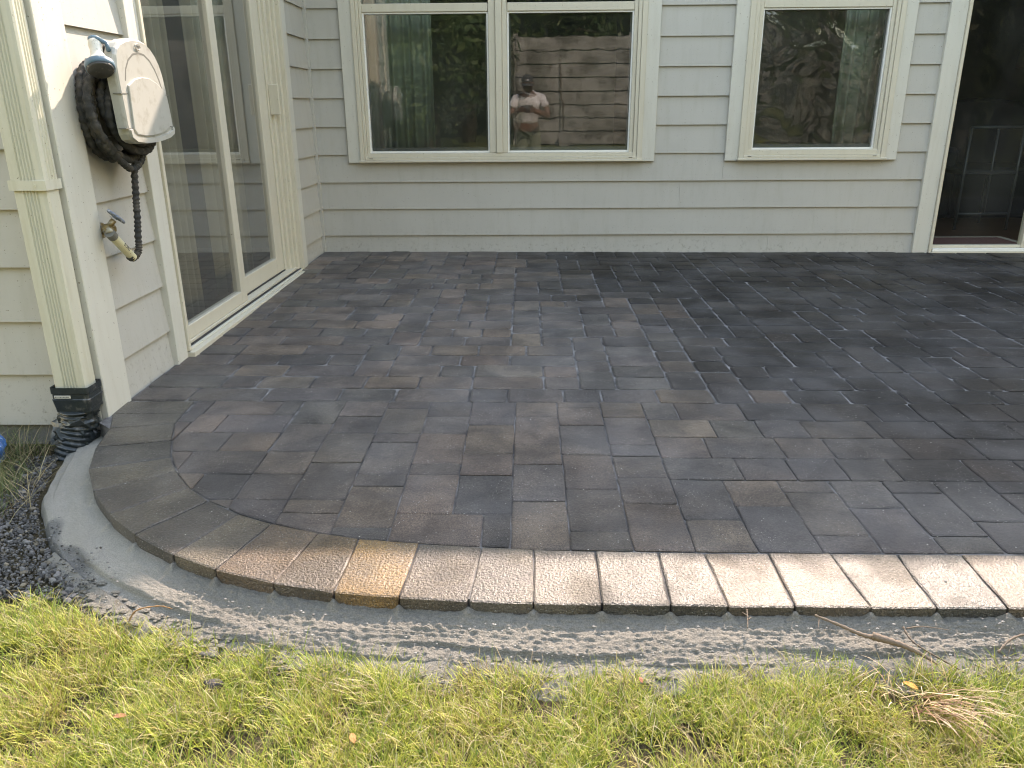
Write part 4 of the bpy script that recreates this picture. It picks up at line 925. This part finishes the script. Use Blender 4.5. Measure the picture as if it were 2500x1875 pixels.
# straw tuft at the right
blades(55,(.69,.76),(1.13,1.19),lambda x,y,r:np.ones(len(x),bool),.06,.16,.0026,[(.34,.19,.10),(.26,.13,.065),(.46,.34,.20),(.16,.08,.045)],'straw_tuft',M_STRAW,'tangled tuft of brown straw in the grass at right','straw',lean=(1.25,1.55),zoff=.02,dirbias=-1.0,kind=None,seed=21)
blades(45,(.60,.80),(1.17,1.25),lambda x,y,r:np.ones(len(x),bool),.03,.08,.0028,[(.48,.36,.20),(.40,.26,.13),(.54,.46,.32)],'straw_tuft',M_STRAW,'pale orange straw scraps at the grass edge above the brown tuft','straw',lean=(1.1,1.5),zoff=.015,kind=None,seed=22)
# fallen leaves
def leaf(x,y,s,rot,col,label,z=None):
    m=MB(); pts=[(0,-1),(.35,-.6),(.5,0),(.33,.6),(0,1),(-.33,.6),(-.5,0),(-.35,-.6)]; z=(lz(x,y)+.030) if z is None else z
    v=[]; c,s_=math.cos(rot),math.sin(rot)
    for dz in (0,-.0006):
        v.append((x,y,z+.002+dz))
        for a,b in pts: v.append((x+s*(a*c-b*s_),y+s*(a*s_+b*c),z+dz+.35*s*abs(a)+.1*s*b))
    f=[(0,1+i,1+(i+1)%8) for i in range(8)]+[(9,10+(i+1)%8,10+i) for i in range(8)]+[(1+i,10+i,10+(i+1)%8,1+(i+1)%8) for i in range(8)]
    m.add(v,f,col+(1,)); return m.build('fallen_leaf',M_TWIG,label=label,cat='leaf')
leaf(.715,1.205,.014,.9,(.50,.24,.05),'curled orange leaf at the grass edge near the straw scraps')
leaf(-.73,1.115,.012,1.8,(.30,.14,.07),'small red brown leaf in the grass at lower left')
leaf(-.30,1.065,.012,.4,(.42,.22,.08),'orange brown leaf deep in the grass left of centre')
leaf(.215,1.215,.008,.2,(.34,.14,.08),'tiny red leaf by the grass tuft below the kerb')
leaf(-1.045,1.66,.0055,.7,(.05,.04,.03),'tiny dark leaf scrap stuck on the smooth left kerb',z=-.050)
# dark stones in the lawn
def stone(x,y,s,label):
    bm=bmesh.new(); bmesh.ops.create_icosphere(bm,subdivisions=3,radius=1)
    for v in bm.verts: v.co*=1+.22*noise.noise(v.co*1.7+Vector((x*9,0,0)))+.06*noise.noise(v.co*5)
    m=MB(); bm.verts.index_update(); m.add([(x+v.co.x*s*1.8,y+v.co.y*s,lz(x,y)+.012+v.co.z*s*.7) for v in bm.verts],[[v.index for v in f.verts] for f in bm.faces],(.06,.055,.06,1)); bm.free(); return m.build('stone',M_GRAVEL,label=label,cat='stone')
stone(-.60,1.215,.012,'dark wet stone half buried in the grass at left'); stone(.985,1.10,.012,'small dark stone in the grass at the right edge')
# blue bag at the left edge
def bag():
    bm=bmesh.new(); bmesh.ops.create_icosphere(bm,subdivisions=4,radius=1)
    for v in bm.verts:
        n=v.co.copy(); v.co*=1+.18*noise.noise(n*2.2)+.10*noise.noise(n*6)+.04*noise.noise(n*14); v.co.x*=.072; v.co.y*=.09; v.co.z*=.075
        v.co+=Vector((-1.695,2.17,-.035))
    m=MB(); bm.verts.index_update(); m.add([v.co for v in bm.verts],[[v.index for v in f.verts] for f in bm.faces],smooth=False); bm.free()
    return m.build('plastic_bag',simple('blue_film',(.025,.11,.30),.3,.35,30,.5,.004,dirt=(.25,.35,.55),dscale=40,dlo=.58,dhi=.68),label='crumpled blue plastic bag in the shaded grass at the left edge',cat='bag')
bag()

# ---------------------------------------------------------------- garden behind the camera (mirrored in the glass)
FN=empty('fence',(0,-4.6,.2),label='tall fence of wide weathered horizontal boards behind the photographer',cat='fence')
for i in range(9):
    z0=.10+i*.235
    for a,b in ((-.2,1.9),(1.9,4.2),(4.2,8.2)): box('fence_board',M_FENCE,FN,a+.003,b-.003,-4.62+random.uniform(-.004,.004),-4.59,z0,z0+.215)
for xx in (-.2,1.9,4.2,8.2): box('post',M_FENCE,FN,xx-.05,xx+.05,-4.74,-4.63,.0,2.25)
SV=empty('shovel',(.67,-4.5,.3),label='long handled shovel leaning against the board fence behind the photographer',cat='shovel')
m=MB(); m.tube([(.70,-4.42,.55),(.62,-4.57,1.72)],.015,8); m.build('handle',M_BARK,SV)
m=MB(); m.add([(.60,-4.40,.50),(.80,-4.40,.50),(.79,-4.38,.30),(.70,-4.37,.20),(.61,-4.38,.30),(.70,-4.42,.58)],[(0,4,5),(5,4,2),(5,2,1),(4,3,2)]); o=m.build('blade',M_GREYPL,SV); md=o.modifiers.new('t','SOLIDIFY'); md.thickness=.004
def tree(x,y,h,rad,seed,label,zb=.3,n=6500):
    t=empty('tree',(x,y,zb),label=label,cat='tree',group=None); r=np.random.default_rng(seed); m=MB()
    m.tube([(x,y,zb-.1),(x+.1,y,zb+h*.3),(x-.05,y+.1,zb+h*.6),(x,y,zb+h*.95)],.1,10,rs=[.16,.12,.08,.02])
    for k in range(9):
        a=k*2.4; z=zb+h*(.25+.07*k); m.tube([(x,y,z),(x+math.cos(a)*rad*.45,y+math.sin(a)*rad*.45,z+.3),(x+math.cos(a)*rad*.8,y+math.sin(a)*rad*.8,z+.35)],.03,6,rs=[.05,.03,.01])
    m.build('trunk',M_BARK,t)
    cc=r.normal(size=(46,3)); cc/=np.linalg.norm(cc,axis=1)[:,None]; cc*=r.uniform(.35,1,(46,1))**.5; C=np.stack([x+cc[:,0]*rad,y+cc[:,1]*rad,zb+h*.58+cc[:,2]*h*.42],1)
    i=r.integers(0,46,n); P=C[i]+r.normal(0,.24,(n,3)); u=r.normal(size=(n,3)); u/=np.linalg.norm(u,axis=1)[:,None]; w=np.cross(u,r.normal(size=(n,3))); w/=np.linalg.norm(w,axis=1)[:,None]
    s=r.uniform(.05,.11,(n,1)); V_=np.stack([P-u*s,P+w*s*.45,P+u*s,P-w*s*.45],1); base=np.array([[.05,.10,.03],[.08,.14,.04],[.035,.075,.025],[.11,.16,.05]])[r.integers(0,4,n)]
    mm=MB(); mm.v=[tuple(p) for p in V_.reshape(-1,3)]; mm.f=[(4*k,4*k+1,4*k+2,4*k+3) for k in range(n)]; mm.sm=[False]*n; mm.c=[tuple(c)+(1,) for c in np.repeat(base,4,0)]
    mm.build('crown',M_LEAF,t,kind='stuff'); return t
tree(-3.3,-4.2,5.2,1.5,1,'leafy tree nearest the left end of the board fence behind the camera'); tree(-1.2,-6.0,6.5,1.8,2,'tall broad tree behind the left half of the fence'); tree(2.0,-6.4,5.5,1.7,3,'round tree behind the middle of the fence'); tree(5.0,-6.2,6.2,1.9,4,'wide tree behind the right end of the fence'); tree(-5.5,-2.5,5.5,1.7,5,'bushy tree at the far left of the lawn behind the camera')
tree(4.7,-2.3,4.6,1.2,7,'slim tree standing in front of the board fence behind the camera',n=420); tree(-1.7,-3.4,3.0,1.1,8,'low dense tree left of the end of the fence behind the camera',zb=.15)
tree(7.0,1.6,6.5,1.9,9,'tall tree added out of view at right nearest the house to block sky light'); tree(8.6,3.9,7.0,1.9,10,'tall unseen tree added beside the house at far right to block sky light'); tree(8.2,-3.6,6.5,1.8,11,'tall unseen tree added in the far right corner to block sky light')  # three unseen trees added to cut sky light on the side wall
tree(9.6,-0.6,5.0,1.6,6,'tree at the far right side of the lawn',n=4500)

def hedge():
    h=empty('hedge',(1,-9,0),label='tall dense evergreen hedge closing the garden behind the fence',cat='hedge')
    bm=bmesh.new(); bmesh.ops.create_grid(bm,x_segments=90,y_segments=40,size=1)
    for v in bm.verts:
        u,w=v.co.x,v.co.y; X=u*17+1; Z=(w+1)*.5*(4.4+1.2*noise.noise((u*7,0,0))); dep=1.2*noise.noise((X*.55,Z*.6,0))+.4*noise.noise((X*1.7,Z*1.7,3))
        v.co=Vector((X,-9.5-.10*X*X*.25+dep,Z))
    bm.verts.index_update(); r=np.random.default_rng(77); vs=[v.co.copy() for v in bm.verts]; m=MB(); m.add(vs,[[v.index for v in f.verts] for f in bm.faces],(.02,.035,.012,1),True); bm.free(); m.build('inner_growth',M_LEAF,h)
    n=12000; P=np.array([tuple(vs[i]) for i in r.integers(0,len(vs),n)])+r.normal(0,.22,(n,3)); u=r.normal(size=(n,3)); u/=np.linalg.norm(u,axis=1)[:,None]; w=np.cross(u,r.normal(size=(n,3))); w/=np.linalg.norm(w,axis=1)[:,None]
    s_=r.uniform(.09,.2,(n,1)); V_=np.stack([P-u*s_,P+w*s_*.5,P+u*s_,P-w*s_*.5],1); base=np.array([[.09,.14,.06],[.13,.18,.08],[.05,.09,.04],[.17,.20,.11]])[r.integers(0,4,n)]
    mm=MB(); mm.v=[tuple(p) for p in V_.reshape(-1,3)]; mm.f=[(4*k,4*k+1,4*k+2,4*k+3) for k in range(n)]; mm.sm=[False]*n; mm.c=[tuple(c)+(1,) for c in np.repeat(base,4,0)]; mm.build('foliage',M_LEAF,h,kind='stuff')
hedge()
# ---------------------------------------------------------------- photographer (seen only mirrored in the window)
def skin(name,nodes,edges,mat,parent,sub=2,root=0):
    me=bpy.data.meshes.new(name); me.from_pydata([n[:3] for n in nodes],edges,[]); o=bpy.data.objects.new(name,me); COL.objects.link(o)
    o.modifiers.new('skin','SKIN'); 
    for i,n in enumerate(nodes):
        s=me.skin_vertices[0].data[i]; s.radius=(n[3],n[4] if len(n)>4 else n[3]); s.use_root=(i==root)
    sb=o.modifiers.new('sub','SUBSURF'); sb.levels=sub; sb.render_levels=sub
    for p in me.polygons: p.use_smooth=True
    o.modifiers['skin'].use_smooth_shade=True; me.materials.append(mat); setpar(o,parent); return o
M_SKIN=simple('skin',(.20,.115,.08),.5,.06,30,.03); M_SHIRT=simple('white_cotton',(.78,.77,.78),.85,.04,30,.2,.004); M_PANTS=simple('olive_cotton',(.22,.25,.18),.9,.08,30,.2,.004); M_CAP=simple('dark_cap',(.05,.055,.06),.8); M_CAPW=simple('cap_emblem',(.6,.6,.6),.7); M_SHOE=simple('shoe',(.12,.10,.08),.7); M_PHONE=simple('phone',(.02,.02,.025),.25); M_HAIR=simple('hair',(.04,.03,.02),.8)
PX,PY=.03,-.62; GF=-.115
PERS=empty('person',(PX,PY,GF),label='person in white t-shirt and dark cap holding up a phone, mirrored in the window',cat='person')
body=[(PX,PY,.72,.12,.09),(PX,PY+.02,.86,.12,.09),(PX,PY+.08,1.00,.13,.095),(PX-.0,PY+.14,1.10,.10,.085),(PX-.02,PY+.19,1.165,.045),(PX-.02,PY+.23,1.21,.05)]
for s in (-1,1):
    k=len(body); body+=[(PX+s*.17,PY+.13,1.085,.05),(PX+s*.235,PY+.16,.95,.042),(PX+s*.245,PY+.22,.86,.038),(PX+s*.17-.0,PY+.42,.90,.030),(s*.090,-.085,.935,.023)]
    k2=len(body); body+=[(PX+s*.085,PY,.64,.075),(PX+s*.10,PY+.02,.36,.055),(PX+s*.105,PY-.01,.06,.042),(PX+s*.11,PY-.02,-.07,.034),(PX+s*.115,PY+.09,-.095,.028)]
ed=[(0,1),(1,2),(2,3),(3,4),(4,5)]
for q in (0,1): b=6+q*10; ed+=[(3,b),(b,b+1),(b+1,b+2),(b+2,b+3),(b+3,b+4),(0,b+5),(b+5,b+6),(b+6,b+7),(b+7,b+8),(b+8,b+9)]
skin('body',body,ed,M_SKIN,PERS)
sh=[(PX,PY,.74,.150,.115),(PX,PY+.02,.86,.150,.115),(PX,PY+.08,1.00,.16,.120),(PX-.0,PY+.14,1.105,.12,.10),(PX-.015,PY+.175,1.145,.068)]
es=[(0,1),(1,2),(2,3),(3,4)]
for s in (-1,1): b=len(sh); sh+=[(PX+s*.175,PY+.13,1.09,.068),(PX+s*.232,PY+.158,.955,.068)]; es+=[(3,b),(b,b+1)]
skin('t_shirt',sh,es,M_SHIRT,PERS)
pn=[(PX,PY,.76,.135,.105)]; ep=[]
for s in (-1,1): b=len(pn); pn+=[(PX+s*.085,PY,.62,.095),(PX+s*.10,PY+.02,.36,.075),(PX+s*.105,PY-.01,.02,.062)]; ep+=[(0,b),(b,b+1),(b+1,b+2)]
skin('trousers',pn,ep,M_PANTS,PERS)
for s in (-1,1): skin('shoe',[(PX+s*.11,PY-.06,-.075,.04,.04),(PX+s*.113,PY+.03,-.08,.042,.035),(PX+s*.116,PY+.12,-.088,.036,.026)],[(0,1),(1,2)],M_SHOE,PERS,1)
def head():
    c=Vector((PX-.02,PY+.26,1.275)); bm=bmesh.new(); bmesh.ops.create_uvsphere(bm,u_segments=32,v_segments=24,radius=1)
    for v in bm.verts:
        x,y,z=v.co; w=1-.22*max(0,-z)**1.5; X=x*.078*w; Y=y*.096*w+ (.012*max(0,-z) if y>0 else 0); Z=z*.115
        if y>.6: 
            Y+=.026*math.exp(-((x/.16)**2+((z+.12)/.22)**2))          # nose
            Y-=.010*(math.exp(-(((x-.38)/.18)**2+((z-.08)/.13)**2))+math.exp(-(((x+.38)/.18)**2+((z-.08)/.13)**2)))
            Y+=.006*math.exp(-((x/.3)**2+((z+.48)/.06)**2))-.005*math.exp(-((x/.3)**2+((z+.42)/.03)**2))
        for s in (-1,1): X+=s*.016*math.exp(-(((y+.05)/.18)**2+((z+.02)/.22)**2)) if x*s>.9 else 0
        v.co=Vector((X,Y,Z))
    rot=Matrix.Rotation(R(-16),3,'X'); m=MB(); bm.verts.index_update(); m.add([c+rot@v.co for v in bm.verts],[[v.index for v in f.verts] for f in bm.faces],smooth=True); hd=m.build('head',M_SKIN,PERS); bm.free()
    for s in (-1,1): m=MB(); e=c+rot@Vector((s*.030,.083,.010)); m.tube([e-Vector((0,.004,0)),e+Vector((0,.006,0))],.008,10,rs=[.011,.006]); m.build('eye',M_CAPW,hd)
    m=MB(); e=c+rot@Vector((0,.093,-.050)); m.tube([e+Vector((-.024,-.008,0)),e,e+Vector((.024,-.008,0))],.003,6); m.build('mouth',simple('lips',(.28,.12,.10),.5),hd)
    # cap
    bm=bmesh.new(); bmesh.ops.create_uvsphere(bm,u_segments=32,v_segments=20,radius=1); bmesh.ops.delete(bm,geom=[v for v in bm.verts if v.co.z<.18],context='VERTS')
    m=MB(); bm.verts.index_update(); m.add([c+rot@Vector((v.co.x*.088,v.co.y*.106,v.co.z*.122+.008)) for v in bm.verts],[[v.index for v in f.verts] for f in bm.faces],smooth=True); bm.free(); cp=m.build('cap',M_CAP,PERS)
    m=MB(); v=[]; 
    for i in range(13):
        a=R(-62+i*124/12); 
        for rr_,zz_ in ((1.0,.028),(1.62,.012-.0)): v.append(c+rot@Vector((math.sin(a)*.086*(rr_ if rr_<1.1 else 1.1),math.cos(a)*.104*rr_,zz_-.012*abs(math.sin(a))*rr_)))
    m.add(v,[(2*i,2*i+1,2*i+3,2*i+2) for i in range(12)],smooth=True); o=m.build('visor',M_CAP,cp); md=o.modifiers.new('t','SOLIDIFY'); md.thickness=.003
    m=MB(); e=c+rot@Vector((0,.093,.066)); m.bevbox(e.x-.022,e.x+.022,e.y-.004,e.y+.004,e.z-.010,e.z+.012,.002); m.build('emblem',M_CAPW,cp)
head()
def hand(s):
    # palm behind the phone edge, four fingers wrapping it, thumb on the screen side
    w=Vector((s*.090,-.085,.935)); pc=Vector((s*.082,-.045,.950)); nodes=[(*w,.021),(*((w+pc)/2),.024,.016),(*pc,.026,.014)]; ed=[(0,1),(1,2)]
    for k in range(4):
        a=pc+Vector((-s*.004,.006,.022-.015*k)); b=a+Vector((-s*.012,.018,.002)); c_=b+Vector((-s*.018,.002,.001)); L=len(nodes)
        le=[1,1.1,1.0,.8][k]; d=c_+Vector((-s*.014*le,-.003,0))
        nodes+=[(*a,.0085),(*b,.0080),(*c_,.0075),(*d,.0062)]; ed+=[(2,L),(L,L+1),(L+1,L+2),(L+2,L+3)]
    a=(w+pc)/2+Vector((-s*.014,-.004,.008)); L=len(nodes); nodes+=[(*a,.011),(*(a+Vector((-s*.020,-.0,.014))),.0095),(*(a+Vector((-s*.038,.010,.020))),.008)]; ed+=[(1,L),(L,L+1),(L+1,L+2)]
    skin('hand',nodes,ed,M_SKIN,PERS,1)
hand(-1); hand(1)
PH=empty('phone',(0,-.03,.957),label='dark phone held up in both hands by the person behind the camera',cat='phone'); box('phone_body',M_PHONE,PH,-.075,.075,-.040,-.031,.920,.995,b=.003)
